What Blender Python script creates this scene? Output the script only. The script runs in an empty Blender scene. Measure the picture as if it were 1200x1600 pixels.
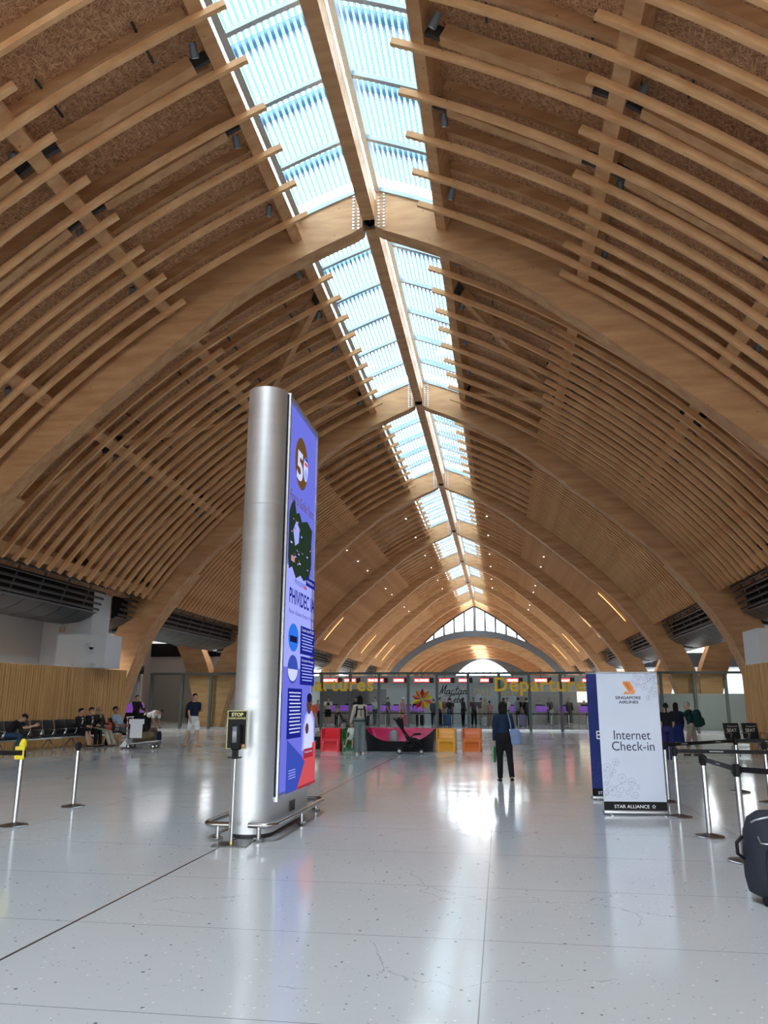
import bpy, bmesh, math, random
from mathutils import Vector, Matrix, Euler, Quaternion
random.seed(7)
PI = math.pi
COL = bpy.context.scene.collection
sc = bpy.context.scene

# ------------------------------------------------------------------ camera frame
CAM = Vector((3.15, 0.0, 1.5))
FPX = 1200.0
RX = Vector((0.98921975, -0.03242966, -0.14280265))
RY = Vector((0.1464097, 0.23841579, 0.9600636))
RZ = Vector((0.00291187, -0.97062157, 0.24059363))


def ray(x, y):
    d = Vector((x - 600.0, y - 800.0, FPX))
    return Vector((RX.dot(d), RY.dot(d), RZ.dot(d)))


def flr(x, y, z=0.0):
    """point of the horizontal plane z seen at pixel x, y of the survey photograph"""
    d = ray(x, y)
    return CAM + d * ((z - CAM.z) / d.z)


def onY(x, y, Y):
    d = ray(x, y)
    return CAM + d * ((Y - CAM.y) / d.y)


# ------------------------------------------------------------------ materials
MATS = {}


def nodes_of(m):
    m.use_nodes = True
    nt = m.node_tree
    nt.nodes.clear()
    out = nt.nodes.new('ShaderNodeOutputMaterial')
    return nt, out


def mat(name, rgb=(.5, .5, .5), rough=.5, metal=0.0, var=.08, scale=6.0, spec=.5, emit=None, estr=0.0, coat=0.0, bump=0.0):
    if name in MATS:
        return MATS[name]
    m = bpy.data.materials.new(name)
    nt, out = nodes_of(m)
    b = nt.nodes.new('ShaderNodeBsdfPrincipled')
    nt.links.new(b.outputs[0], out.inputs[0])
    b.inputs['Roughness'].default_value = rough
    b.inputs['Metallic'].default_value = metal
    b.inputs['Specular IOR Level'].default_value = spec
    b.inputs['Coat Weight'].default_value = coat
    b.inputs['Base Color'].default_value = (*rgb, 1)
    if max(rgb) < .03:
        b.inputs['Specular IOR Level'].default_value = min(spec, .22)
    if emit:
        b.inputs['Emission Color'].default_value = (*emit, 1)
        b.inputs['Emission Strength'].default_value = estr
    if var > 0:
        tc = nt.nodes.new('ShaderNodeTexCoord')
        n = nt.nodes.new('ShaderNodeTexNoise')
        n.inputs['Scale'].default_value = scale
        n.inputs['Detail'].default_value = 3
        nt.links.new(tc.outputs['Object'], n.inputs['Vector'])
        r = nt.nodes.new('ShaderNodeValToRGB')
        r.color_ramp.elements[0].position = .25
        r.color_ramp.elements[1].position = .75
        r.color_ramp.elements[0].color = (*[c * (1 - var) for c in rgb], 1)
        r.color_ramp.elements[1].color = (*[min(1, c * (1 + var)) for c in rgb], 1)
        nt.links.new(n.outputs['Fac'], r.inputs[0])
        nt.links.new(r.outputs[0], b.inputs['Base Color'])
        if bump > 0:
            bp = nt.nodes.new('ShaderNodeBump')
            bp.inputs['Strength'].default_value = bump
            bp.inputs['Distance'].default_value = .01
            nt.links.new(n.outputs['Fac'], bp.inputs['Height'])
            nt.links.new(bp.outputs[0], b.inputs['Normal'])
    MATS[name] = m
    return m


def N(nt, t, **kw):
    n = nt.nodes.new(t)
    for k, v in kw.items():
        setattr(n, k, v)
    return n


def math_node(nt, op, a, b=None, c=None):
    n = nt.nodes.new('ShaderNodeMath')
    n.operation = op
    for i, v in enumerate((a, b, c)):
        if v is None:
            continue
        if isinstance(v, (int, float)):
            n.inputs[i].default_value = v
        else:
            nt.links.new(v, n.inputs[i])
    return n.outputs[0]


def mixc(nt, fac, a, b):
    n = nt.nodes.new('ShaderNodeMix')
    n.data_type = 'RGBA'
    for s, v in ((n.inputs[0], fac), (n.inputs[6], a), (n.inputs[7], b)):
        if isinstance(v, (int, float)):
            s.default_value = v
        elif isinstance(v, tuple):
            s.default_value = (*v, 1)
        else:
            nt.links.new(v, s)
    return n.outputs[2]


def mapped(nt, scale, coord='Object', loc=(0, 0, 0)):
    tc = N(nt, 'ShaderNodeTexCoord')
    mp = N(nt, 'ShaderNodeMapping')
    mp.inputs['Scale'].default_value = scale
    mp.inputs['Location'].default_value = loc
    nt.links.new(tc.outputs[coord], mp.inputs['Vector'])
    return mp.outputs[0]


def wood(name, light, dark, grain=(2, 2, 2), knots=True, rough=.55, var=.35):
    m = bpy.data.materials.new(name)
    nt, out = nodes_of(m)
    b = N(nt, 'ShaderNodeBsdfPrincipled')
    nt.links.new(b.outputs[0], out.inputs[0])
    b.inputs['Roughness'].default_value = rough
    b.inputs['Specular IOR Level'].default_value = .35
    n1 = N(nt, 'ShaderNodeTexNoise')
    n1.inputs['Scale'].default_value = 1.0
    n1.inputs['Detail'].default_value = 5
    nt.links.new(mapped(nt, grain), n1.inputs['Vector'])
    r = N(nt, 'ShaderNodeValToRGB')
    r.color_ramp.elements[0].position = .3
    r.color_ramp.elements[1].position = .7
    r.color_ramp.elements[0].color = (*dark, 1)
    r.color_ramp.elements[1].color = (*light, 1)
    nt.links.new(n1.outputs['Fac'], r.inputs[0])
    c = r.outputs[0]
    n2 = N(nt, 'ShaderNodeTexNoise')
    n2.inputs['Scale'].default_value = .6
    nt.links.new(mapped(nt, (1, 1, 1)), n2.inputs['Vector'])
    c = mixc(nt, math_node(nt, 'MULTIPLY', n2.outputs['Fac'], var), c, dark)
    if knots:
        v = N(nt, 'ShaderNodeTexVoronoi')
        v.inputs['Scale'].default_value = 3.0
        nt.links.new(mapped(nt, (1, 1, 1)), v.inputs['Vector'])
        k = math_node(nt, 'LESS_THAN', v.outputs['Distance'], .062)
        c = mixc(nt, math_node(nt, 'MULTIPLY', k, .7), c, tuple(x * .3 for x in dark))
    nt.links.new(c, b.inputs['Base Color'])
    MATS[name] = m
    return m


def osb(name):
    m = bpy.data.materials.new(name)
    nt, out = nodes_of(m)
    b = N(nt, 'ShaderNodeBsdfPrincipled')
    nt.links.new(b.outputs[0], out.inputs[0])
    b.inputs['Roughness'].default_value = .7
    b.inputs['Specular IOR Level'].default_value = .2
    a = None
    for i, ang in enumerate((20, 78, 138)):
        v = N(nt, 'ShaderNodeTexNoise')
        v.inputs['Scale'].default_value = 1.0
        v.inputs['Detail'].default_value = 2.0
        tc = N(nt, 'ShaderNodeTexCoord')
        mp = N(nt, 'ShaderNodeMapping')
        mp.vector_type = 'TEXTURE'
        mp.inputs['Rotation'].default_value = (0, 0, math.radians(ang))
        mp.inputs['Scale'].default_value = (.16, .022, .10)
        mp.inputs['Location'].default_value = (i * 7.3, i * 3.1, i)
        nt.links.new(tc.outputs['Object'], mp.inputs['Vector'])
        nt.links.new(mp.outputs[0], v.inputs['Vector'])
        q = v.outputs['Fac']
        a = q if a is None else math_node(nt, 'MAXIMUM', a, q)
    mr = N(nt, 'ShaderNodeMapRange')
    mr.inputs['From Min'].default_value = .44
    mr.inputs['From Max'].default_value = .76
    nt.links.new(a, mr.inputs['Value'])
    a = mr.outputs[0]
    r = N(nt, 'ShaderNodeValToRGB')
    e = r.color_ramp.elements
    e[0].position = .05
    e[0].color = (.27, .125, .06, 1)
    e[1].position = .95
    e[1].color = (.80, .49, .28, 1)
    e.new(.45).color = (.52, .275, .14, 1)
    nt.links.new(a, r.inputs[0])
    nt.links.new(r.outputs[0], b.inputs['Base Color'])
    MATS[name] = m
    return m


def emis(name, rgb, s):
    if name in MATS:
        return MATS[name]
    m = bpy.data.materials.new(name)
    nt, out = nodes_of(m)
    e = N(nt, 'ShaderNodeEmission')
    e.inputs[0].default_value = (*rgb, 1)
    e.inputs[1].default_value = s
    nt.links.new(e.outputs[0], out.inputs[0])
    MATS[name] = m
    return m


def glassy(name, tint, f0=.045, rough=0.0):
    """thin clear pane: straight-through tint plus a mirror share that grows towards grazing view"""
    m = bpy.data.materials.new(name)
    nt, out = nodes_of(m)
    ge = N(nt, 'ShaderNodeNewGeometry')
    dp = N(nt, 'ShaderNodeVectorMath')
    dp.operation = 'DOT_PRODUCT'
    nt.links.new(ge.outputs['Normal'], dp.inputs[0])
    nt.links.new(ge.outputs['Incoming'], dp.inputs[1])
    k = math_node(nt, 'SUBTRACT', 1.0, math_node(nt, 'ABSOLUTE', dp.outputs['Value']))
    fac = math_node(nt, 'MULTIPLY_ADD', math_node(nt, 'POWER', k, 5.0), 1 - f0, f0)
    t = N(nt, 'ShaderNodeBsdfTransparent')
    t.inputs[0].default_value = (*tint, 1)
    g = N(nt, 'ShaderNodeBsdfGlossy')
    g.inputs['Roughness'].default_value = rough
    mx = N(nt, 'ShaderNodeMixShader')
    nt.links.new(fac, mx.inputs[0])
    nt.links.new(t.outputs[0], mx.inputs[1])
    nt.links.new(g.outputs[0], mx.inputs[2])
    nt.links.new(mx.outputs[0], out.inputs[0])
    MATS[name] = m
    return m


def translucent(name, rgb, mix=.75):
    m = bpy.data.materials.new(name)
    nt, out = nodes_of(m)
    t = N(nt, 'ShaderNodeBsdfTranslucent')
    t.inputs[0].default_value = (*rgb, 1)
    d = N(nt, 'ShaderNodeBsdfDiffuse')
    d.inputs[0].default_value = (*rgb, 1)
    mx = N(nt, 'ShaderNodeMixShader')
    mx.inputs[0].default_value = 1 - mix
    nt.links.new(t.outputs[0], mx.inputs[1])
    nt.links.new(d.outputs[0], mx.inputs[2])
    nt.links.new(mx.outputs[0], out.inputs[0])
    MATS[name] = m
    return m


# ------------------------------------------------------------------ mesh builder
class MB:
    def __init__(self):
        self.v, self.f, self.m, self.s = [], [], [], []
        self.M = Matrix.Identity(4)
        self.mi = 0
        self.sm = False

    def add(self, vs, fs, smooth=None):
        o = len(self.v)
        self.v += [self.M @ Vector(p) for p in vs]
        for f in fs:
            self.f.append([i + o for i in f])
            self.m.append(self.mi)
            self.s.append(self.sm if smooth is None else smooth)
        return self

    def box(self, c, s, rot=None):
        x, y, z = (k / 2 for k in s)
        R = Matrix.Identity(3) if rot is None else Euler(rot).to_matrix()
        c = Vector(c)
        vs = [c + R @ Vector(p) for p in ((-x, -y, -z), (x, -y, -z), (x, y, -z), (-x, y, -z), (-x, -y, z), (x, -y, z), (x, y, z), (-x, y, z))]
        return self.add(vs, [(0, 3, 2, 1), (4, 5, 6, 7), (0, 1, 5, 4), (1, 2, 6, 5), (2, 3, 7, 6), (3, 0, 4, 7)], False)

    def rbox(self, c, s, r=.02, rot=None, seg=2):
        """box with rounded vertical and horizontal edges"""
        bm = bmesh.new()
        bmesh.ops.create_cube(bm, size=1.0)
        R = Matrix.Identity(3) if rot is None else Euler(rot).to_matrix()
        for v in bm.verts:
            v.co = Vector((v.co.x * s[0], v.co.y * s[1], v.co.z * s[2]))
        bmesh.ops.bevel(bm, geom=list(bm.edges), offset=r, segments=seg, profile=.5, affect='EDGES')
        bm.verts.index_update()
        vs = [Vector(c) + R @ v.co for v in bm.verts]
        fs = [[v.index for v in f.verts] for f in bm.faces]
        bm.free()
        return self.add(vs, fs, True)

    def rings(self, rings, cap=True, smooth=True, closed=False):
        n = len(rings[0])
        vs = [p for r in rings for p in r]
        fs = []
        m = len(rings)
        for i in range(m - 1 if not closed else m):
            a, b = i * n, ((i + 1) % m) * n
            for j in range(n):
                fs.append((a + j, a + (j + 1) % n, b + (j + 1) % n, b + j))
        self.add(vs, fs, smooth)
        if cap and not closed:
            self.add(rings[0], [tuple(range(n))[::-1]], False)
            self.add(rings[-1], [tuple(range(n))], False)
        return self

    def tube(self, pts, rad, n=10, cap=True, flat=1.0, closed=False):
        pts = [Vector(p) for p in pts]
        if isinstance(rad, (int, float)):
            rad = [rad] * len(pts)
        rs = []
        prev = None
        m = len(pts)
        for i, p in enumerate(pts):
            a, b = (pts[i - 1], pts[(i + 1) % m]) if closed else (pts[max(i - 1, 0)], pts[min(i + 1, m - 1)])
            d = (b - a).normalized()
            if prev is None:
                u = d.orthogonal().normalized() if abs(d.z) > .95 else d.cross(Vector((0, 0, 1))).normalized()
            else:
                u = (prev - d * prev.dot(d)).normalized()
            w = d.cross(u)
            prev = u
            rs.append([p + (u * math.cos(2 * PI * k / n) + w * flat * math.sin(2 * PI * k / n)) * rad[i] for k in range(n)])
        return self.rings(rs, cap, True, closed)

    def lathe(self, prof, c=(0, 0, 0), n=24, cap=True):
        c = Vector(c)
        return self.rings([[c + Vector((r * math.cos(2 * PI * k / n), r * math.sin(2 * PI * k / n), z)) for k in range(n)] for r, z in prof], cap)

    def ell(self, c, r, n=14, m=9, rot=None, keep=None):
        """ellipsoid; keep(local unit point) filters its points"""
        c = Vector(c)
        R = Matrix.Identity(3) if rot is None else (rot if isinstance(rot, Matrix) else Euler(rot).to_matrix())
        vs = []
        for i in range(m + 1):
            t = PI * i / m
            for k in range(n):
                a = 2 * PI * k / n
                vs.append(Vector((math.sin(t) * math.cos(a), math.sin(t) * math.sin(a), math.cos(t))))
        fs = [(i * n + k, (i + 1) * n + k, (i + 1) * n + (k + 1) % n, i * n + (k + 1) % n) for i in range(m) for k in range(n)]
        if keep:
            fs = [f for f in fs if all(keep(vs[i]) for i in f)]
        return self.add([c + R @ Vector((p.x * r[0], p.y * r[1], p.z * r[2])) for p in vs], fs, True)

    def prism(self, poly, a, b, axis='y', smooth=False):
        """polygon of 2D points extruded from a to b along an axis"""
        def P(p, t):
            return (p[0], t, p[1]) if axis == 'y' else ((t, p[0], p[1]) if axis == 'x' else (p[0], p[1], t))
        n = len(poly)
        vs = [P(p, a) for p in poly] + [P(p, b) for p in poly]
        fs = [tuple(range(n))[::-1], tuple(range(n, 2 * n))]
        self.add(vs, fs, False)
        return self.add(vs, [(i, (i + 1) % n, n + (i + 1) % n, n + i) for i in range(n)], smooth)

    def strip(self, low, high, y0, y1):
        """band between two XZ curves, thick from y0 to y1"""
        n = len(low)
        vs = []
        for (a, b) in zip(low, high):
            vs += [(a[0], y0, a[1]), (b[0], y0, b[1]), (b[0], y1, b[1]), (a[0], y1, a[1])]
        fs = []
        for i in range(n - 1):
            o = 4 * i
            for j in range(4):
                fs.append((o + j, o + (j + 1) % 4, o + 4 + (j + 1) % 4, o + 4 + j))
        fs += [(3, 2, 1, 0), (4 * n - 4, 4 * n - 3, 4 * n - 2, 4 * n - 1)]
        return self.add(vs, fs, False)

    def mesh(self, name, mats):
        me = bpy.data.meshes.new(name)
        me.from_pydata([tuple(p) for p in self.v], [], self.f)
        for mm in (mats if isinstance(mats, (list, tuple)) else [mats]):
            me.materials.append(mm)
        me.polygons.foreach_set('material_index', self.m)
        me.polygons.foreach_set('use_smooth', self.s)
        bm = bmesh.new()
        bm.from_mesh(me)
        bmesh.ops.remove_doubles(bm, verts=bm.verts, dist=1e-5)
        bmesh.ops.recalc_face_normals(bm, faces=bm.faces)
        bm.to_mesh(me)
        bm.free()
        me.set_sharp_from_angle(angle=math.radians(50))
        return me

    def build(self, name, mats, parent=None, world=False):
        if world and parent is not None:
            inv = parent.matrix_basis.inverted()
            self.v = [inv @ p for p in self.v]
        return link(name, self.mesh(name, mats), parent)


def link(name, me, parent=None):
    o = bpy.data.objects.new(name, me)
    COL.objects.link(o)
    if parent is not None:
        o.parent = parent
    return o


def tag(o, label, cat, group=None, kind=None):
    if label:
        o['label'] = label
    if cat:
        o['category'] = cat
    if group:
        o['group'] = group
    if kind:
        o['kind'] = kind
    return o


def thing(name, label, cat, loc=(0, 0, 0), rz=0.0, group=None):
    o = bpy.data.objects.new(name, None)
    COL.objects.link(o)
    o.location = loc
    o.rotation_euler = (0, 0, rz)
    o.matrix_basis = Matrix.Translation(Vector(loc)) @ Matrix.Rotation(rz, 4, 'Z')
    o.empty_display_size = .2
    return tag(o, label, cat, group)


def struct(o):
    o['kind'] = 'structure'
    return o


def dup(src, loc=None, rz=None, label=None, group=None):
    r = src.copy()
    COL.objects.link(r)
    if loc is not None:
        r.location = loc
    if rz is not None:
        r.rotation_euler = (0, 0, rz)
    if label:
        r['label'] = label
    if group:
        r['group'] = group
    for ch in list(src.children):
        c = ch.copy()
        COL.objects.link(c)
        c.parent = r
        for g in ch.children:
            d = g.copy()
            COL.objects.link(d)
            d.parent = c
    return r


def text_mb(body, mb, M, size=1.0, extrude=0.0, width=None, height=None, align='LEFT', bold=0.0, shear=0.0, spacing=1.0):
    """lettering in the local XY plane of M; width/height rescale the box of the lettering"""
    cu = bpy.data.curves.new('t', 'FONT')
    cu.body = body
    cu.size = size
    cu.extrude = extrude
    cu.offset = bold
    cu.shear = shear
    cu.space_character = spacing
    cu.align_x = align
    cu.resolution_u = 4
    o = bpy.data.objects.new('t', cu)
    COL.objects.link(o)
    dg = bpy.context.evaluated_depsgraph_get()
    me = bpy.data.meshes.new_from_object(o.evaluated_get(dg))
    vs = [v.co.copy() for v in me.vertices]
    fs = [tuple(p.vertices) for p in me.polygons]
    bpy.data.objects.remove(o)
    bpy.data.curves.remove(cu)
    bpy.data.meshes.remove(me)
    if not vs:
        return
    x0, x1 = min(v.x for v in vs), max(v.x for v in vs)
    y0, y1 = min(v.y for v in vs), max(v.y for v in vs)
    sx = width / (x1 - x0) if width else 1.0
    sy = height / (y1 - y0) if height else (sx if width else 1.0)
    if height and not width:
        sx = sy
    off = x0 if align == 'LEFT' else (0 if align == 'CENTER' else x1)
    old = mb.M
    mb.M = old @ M
    mb.add([((v.x - off) * sx, v.y * sy, v.z) for v in vs], fs, False)
    mb.M = old


def facing(loc, rz=0.0):
    """matrix of an upright picture plane at loc: local x to the reader's right, local y up; rz=0 reads from -Y"""
    return Matrix.Translation(Vector(loc)) @ Matrix.Rotation(rz, 4, 'Z') @ Matrix.Rotation(PI / 2, 4, 'X')
# ------------------------------------------------------------------ people
SKIN = mat('skin', (.50, .30, .20), .5, var=.06, scale=20)
SKIN_T = mat('skin_tan', (.36, .19, .115), .5, var=.06, scale=20)
HAIR = mat('hair_black', (.010, .008, .008), .6, spec=.15, var=.3, scale=40)
HAIR_G = mat('hair_grey', (.22, .21, .20), .6, var=.2, scale=40)
HAIR_B = mat('hair_brown', (.05, .03, .018), .6, spec=.2, var=.3, scale=40)
HAIR_Y = mat('hair_blond', (.35, .24, .10), .5, var=.3, scale=40)
EYE = mat('eye_dark', (.02, .015, .012), .2, var=0)
LIP = mat('lips', (.32, .11, .09), .5, var=0)


def cloth(name, rgb, rough=.85):
    return mat('cloth_' + name, rgb, rough, var=.14, scale=9, spec=.2, bump=.25)


def dirv(f, out, s):
    """unit vector: hanging down, swung forward (towards -Y) by f and outward by out on side s"""
    return Vector((s * math.sin(out), -math.sin(f) * math.cos(out), -math.cos(f) * math.cos(out)))


def remeshed(mb, name, mats, voxel, parent, smooth=2, extra=None):
    me = mb.mesh(name, mats)
    o = bpy.data.objects.new(name, me)
    COL.objects.link(o)
    md = o.modifiers.new('r', 'REMESH')
    md.mode = 'VOXEL'
    md.voxel_size = voxel
    if smooth:
        sm = o.modifiers.new('s', 'SMOOTH')
        sm.iterations = smooth
        sm.factor = .5
    dg = bpy.context.evaluated_depsgraph_get()
    new = bpy.data.meshes.new_from_object(o.evaluated_get(dg))
    new.name = name
    bpy.data.objects.remove(o)
    bpy.data.meshes.remove(me)
    if extra is not None and extra.v:
        bm = bmesh.new()
        bm.from_mesh(new)
        e2 = extra.mesh('e', mats)
        bm.from_mesh(e2)
        bm.to_mesh(new)
        bm.free()
        bpy.data.meshes.remove(e2)
    new.polygons.foreach_set('use_smooth', [True] * len(new.polygons))
    return link(name, new, parent)


def oval(c, ax, ay, rx, ry, n=16):
    return [Vector(c) + ax * (rx * math.cos(2 * PI * k / n)) + ay * (ry * math.sin(2 * PI * k / n)) for k in range(n)]


def limb(mb, pts, rad, n=10):
    """rounded tapered limb"""
    pts = [Vector(p) for p in pts]
    d0 = (pts[0] - pts[1]).normalized()
    d1 = (pts[-1] - pts[-2]).normalized()
    P = [pts[0] + d0 * rad[0] * .8] + pts + [pts[-1] + d1 * rad[-1] * .8]
    mb.tube(P, [rad[0] * .5] + list(rad) + [rad[-1] * .5], n)


def person(label, loc, rz=0.0, H=1.7, lean=0.0, arms=None, legs=None, nod=0.0, turn=0.0, seat=None, top=None, sleeve='short', hem=-.06,
           bottom=None, kind='trousers', hair='short', hairm=None, shoes=None, skin=None, female=False, fine=True, group=None, cap=None, mask=None,
           hat=None, side=0.0, open_jacket=None, belly=0.0, twist=0.0, socks=None):
    s = H / 1.7
    skin = skin or SKIN
    hairm = hairm or HAIR
    arms = arms or {}
    legs = legs or {}
    A = {k: arms.get(k, (.06, .10, .18, 0.0)) for k in (-1, 1)}      # forward, out, elbow, inward
    Lg = {k: legs.get(k, (.0, .0, .03)) for k in (-1, 1)}            # hip, knee, out
    root = thing('person', label, 'person', loc, rz, group)
    hw = .085 * s
    # legs first, to find the pelvis height
    drop = {}
    for k in (-1, 1):
        h, kn, o = Lg[k]
        drop[k] = (dirv(h, o, k) * .425 + dirv(h - kn, o * .5, k) * .415).z * s - .075 * s - .02 * s
    pz = seat if seat is not None else -min(drop.values())
    P = Vector((0, 0, pz))
    Rl = Matrix.Rotation(-side, 3, 'Y') @ Matrix.Rotation(lean, 3, 'X') @ Matrix.Rotation(twist, 3, 'Z')
    up = Rl @ Vector((0, 0, 1))
    fw = Rl @ Vector((0, -1, 0))
    rt = Rl @ Vector((1, 0, 0))

    def T(x, y, z):       # torso frame, y forward
        return P + rt * (x * s) + fw * (y * s) + up * (z * s)
    sh_w = .155 if female else .178
    wz = .118 if female else .138
    tor = [(-.09, .10, .085), (-.03, .158 if female else .15, .108), (.06, .145, .10), (.16, wz, .092 + belly * .6), (.28, wz + .015, .105 + belly * .4), (.38, .158 if female else .168, .112),
           (.455, .142 if female else .158, .088), (.50, .085, .066), (.53, .052, .055)]
    fwd = [0, 0, .005, .008 + belly * .5, .012 + belly * .3, .012, .0, -.008, -.005]
    body, ext = MB(), MB()
    body.rings([oval(T(0, f, z), rt, fw, rx * s, ry * s) for (z, rx, ry), f in zip(tor, fwd)])
    # head
    hc = T(0, .02, .655)
    Rh = Matrix.Rotation(turn, 3, 'Z') @ Rl @ Matrix.Rotation(-nod, 3, 'X') if False else (Rl @ Matrix.Rotation(turn, 3, 'Z') @ Matrix.Rotation(nod, 3, 'X'))
    hu, hf, hr = Rh @ Vector((0, 0, 1)), Rh @ Vector((0, -1, 0)), Rh @ Vector((1, 0, 0))

    def Hd(x, y, z):
        return hc + hr * (x * s) + hf * (y * s) + hu * (z * s)
    limb(body, [T(0, -.005, .48), Hd(0, -.015, -.07)], [.055 * s, .05 * s])
    body.ell(hc + hu * .012 * s, (.075 * s, .094 * s, .105 * s), 16, 12, Rh)
    body.ell(Hd(0, .022, -.055), (.056 * s, .066 * s, .062 * s), 12, 8, Rh)
    ext.ell(Hd(0, .094, -.015), (.013 * s, .018 * s, .024 * s), 8, 6, Rh)
    for k in (-1, 1):
        ext.ell(Hd(k * .076, -.006, -.005), (.009 * s, .02 * s, .032 * s), 8, 6, Rh)
    # limbs
    J = {}
    for k in (-1, 1):
        f, o, e, inn = A[k]
        S = T(k * sh_w, 0, .455)
        d1 = dirv(f, o, k)
        E = S + d1 * .285 * s
        d2 = dirv(f + e, o * .5 - inn, k)
        W = E + d2 * .25 * s
        J[k] = [S, E, W]
        limb(body, [T(k * sh_w * .8, 0, .45), S, S.lerp(E, .5), E, E.lerp(W, .35), W], [.052 * s, .05 * s, .043 * s, .036 * s, .036 * s, .025 * s])
        # hand: palm, four fingers, thumb
        hd = d2
        hx = Vector((1, 0, 0)) * k
        hx = (hx - hd * hx.dot(hd)).normalized()
        hy = hd.cross(hx).normalized() * k
        palm = W + hd * .05 * s
        Rp = Matrix((hx, hy, hd)).transposed()
        body.ell(palm, (.020 * s, .040 * s, .055 * s), 10, 8, Rp)
        J[k].append(palm + hd * .07 * s)
        for i, (off, ln) in enumerate(((.027, .062), (.009, .072), (-.009, .068), (-.026, .052))):
            b0 = W + hd * .088 * s + hy * off * s
            b1 = b0 + (hd * .9 - hx * .3) * ln * .5 * s
            b2 = b1 + (hd * .6 - hx * .8) * ln * .5 * s
            ext.tube([b0 - hd * .02 * s, b0, b1, b2], [.0085 * s, .0088 * s, .008 * s, .0055 * s], 6)
        t0 = W + hd * .03 * s + hy * .03 * s
        ext.tube([t0 - hy * .01 * s, t0 + (hd * .5 + hy * .6) * .035 * s, t0 + (hd * .9 + hy * .35) * .065 * s], [.012 * s, .010 * s, .0065 * s], 6)
        h, kn, o = Lg[k]
        Hp = P + Vector((k * hw, 0, -.02 * s))
        K = Hp + dirv(h, o, k) * .425 * s
        An = K + dirv(h - kn, o * .5, k) * .415 * s
        J[k] += [Hp, K, An]
        limb(body, [Hp, Hp.lerp(K, .4), K, K.lerp(An, .3), An], [.082 * s, .075 * s, .052 * s, .053 * s, .034 * s])
        flat = abs(h - kn) < .5
        fd = (Vector((k * .12, -1, 0)) if flat else Vector((k * .1, -math.cos(h - kn), math.sin(h - kn)))).normalized()
        ud = Vector((0, 0, 1)) if flat else (fd.cross(Vector((1, 0, 0))).normalized() * -1)
        if ud.z < 0:
            ud = -ud
        limb(body, [An - ud * .035 * s - fd * .02 * s, An - ud * .045 * s + fd * .11 * s], [.036 * s, .028 * s], 8)
        J[k] += [fd, ud]
    vox = .013 if fine else .024
    remeshed(body, 'body', [skin], vox, root, 2, ext)
    # hair
    hb = MB()
    if hair in ('short', 'long', 'bun', 'bob', 'tail'):
        hb.ell(hc + hu * .022 * s - hf * .010 * s, (.087 * s, .103 * s, .110 * s), 20, 16, Rh,
               keep=lambda p: p.z > .36 or (p.y > -.15 + .0 * p.z and p.z > (-.55 if hair != 'short' else -.35)) or (p.y > -.45 and p.z > .1))
    if hair in ('long', 'bob'):
        low = -.16 if hair == 'bob' else -.36
        wd = .1 if hair == 'bob' else .085
        rows = []
        for z in (.06, -.03, -.10, low * .75, low):
            q = Vector(hc) + hu * z * s if z > -.1 else Vector(hc) + hu * (-.1 * s) + (up * (z + .1) * s if hair == 'long' else hu * (z + .1) * s)
            q = q - hf * (.045 + (.03 if z < -.1 and hair == 'long' else 0)) * s
            ww = wd * (1.0 if z > low else .8)
            rows.append(oval(q, hr, hf, ww * s, (.062 if hair == 'bob' else .05) * s, 14))
        hb.rings(rows)
    if hair == 'bun':
        hb.ell(Hd(0, -.10, .05), (.04 * s, .038 * s, .04 * s), 10, 8, Rh)
    if hair == 'tail':
        hb.tube([Hd(0, -.09, .04), Hd(0, -.13, -.02), Hd(0, -.12, -.14), Hd(0, -.10, -.24)], [.022 * s, .03 * s, .028 * s, .01 * s], 10)
    if hair == 'bald':
        hb.ell(hc + hu * .004 * s - hf * .008 * s, (.079 * s, .096 * s, .10 * s), 18, 14, Rh, keep=lambda p: p.y > .0 and -.45 < p.z < .25)
    if hb.v:
        if fine and hair in ('long', 'bob', 'bun', 'tail'):
            solid = MB()
            solid.v, solid.f, solid.m, solid.s = hb.v, hb.f, hb.m, hb.s
            solid.ell(hc + hu * .03 * s - hf * .02 * s, (.076 * s, .085 * s, .09 * s), 14, 10, Rh)
            remeshed(solid, 'hair', [hairm], .014, root, 3)
        else:
            hb.build('hair', [hairm], root)
    if fine:
        eb = MB()
        for k in (-1, 1):
            eb.ell(Hd(k * .03, .083, .012), (.011 * s, .007 * s, .007 * s), 8, 6, Rh)
            eb.ell(Hd(k * .03, .085, .034), (.018 * s, .006 * s, .0045 * s), 8, 4, Rh)
        eb.build('eyes', [EYE], root)
        lb = MB()
        lb.ell(Hd(0, .085, -.06), (.022 * s, .008 * s, .008 * s), 10, 6, Rh)
        lb.build('mouth', [LIP], root)
    if mask:
        mb = MB()
        mb.ell(Hd(0, .055, -.05), (.06 * s, .052 * s, .055 * s), 14, 10, Rh, keep=lambda p: p.y < .2)
        mb.build('face_mask', [mask], root)
    if cap:
        cb = MB()
        cb.ell(hc + hu * .035 * s - hf * .004 * s, (.088 * s, .104 * s, .105 * s), 18, 12, Rh, keep=lambda p: p.z > .05)
        cb.rings([[Hd(.065 * math.cos(t), .085 + .085 * max(0, math.sin(t)) * q, .045 - .02 * q) for t in [PI * i / 10 for i in range(11)]] + [Hd(.065 * math.cos(t), .08 + .08 * math.sin(t) * q, .04 - .02 * q) for t in [PI * i / 10 for i in range(10, -1, -1)]] for q in (.2, 1.0)], True, False)
        cb.build('baseball_cap', [cap], root)
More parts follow.
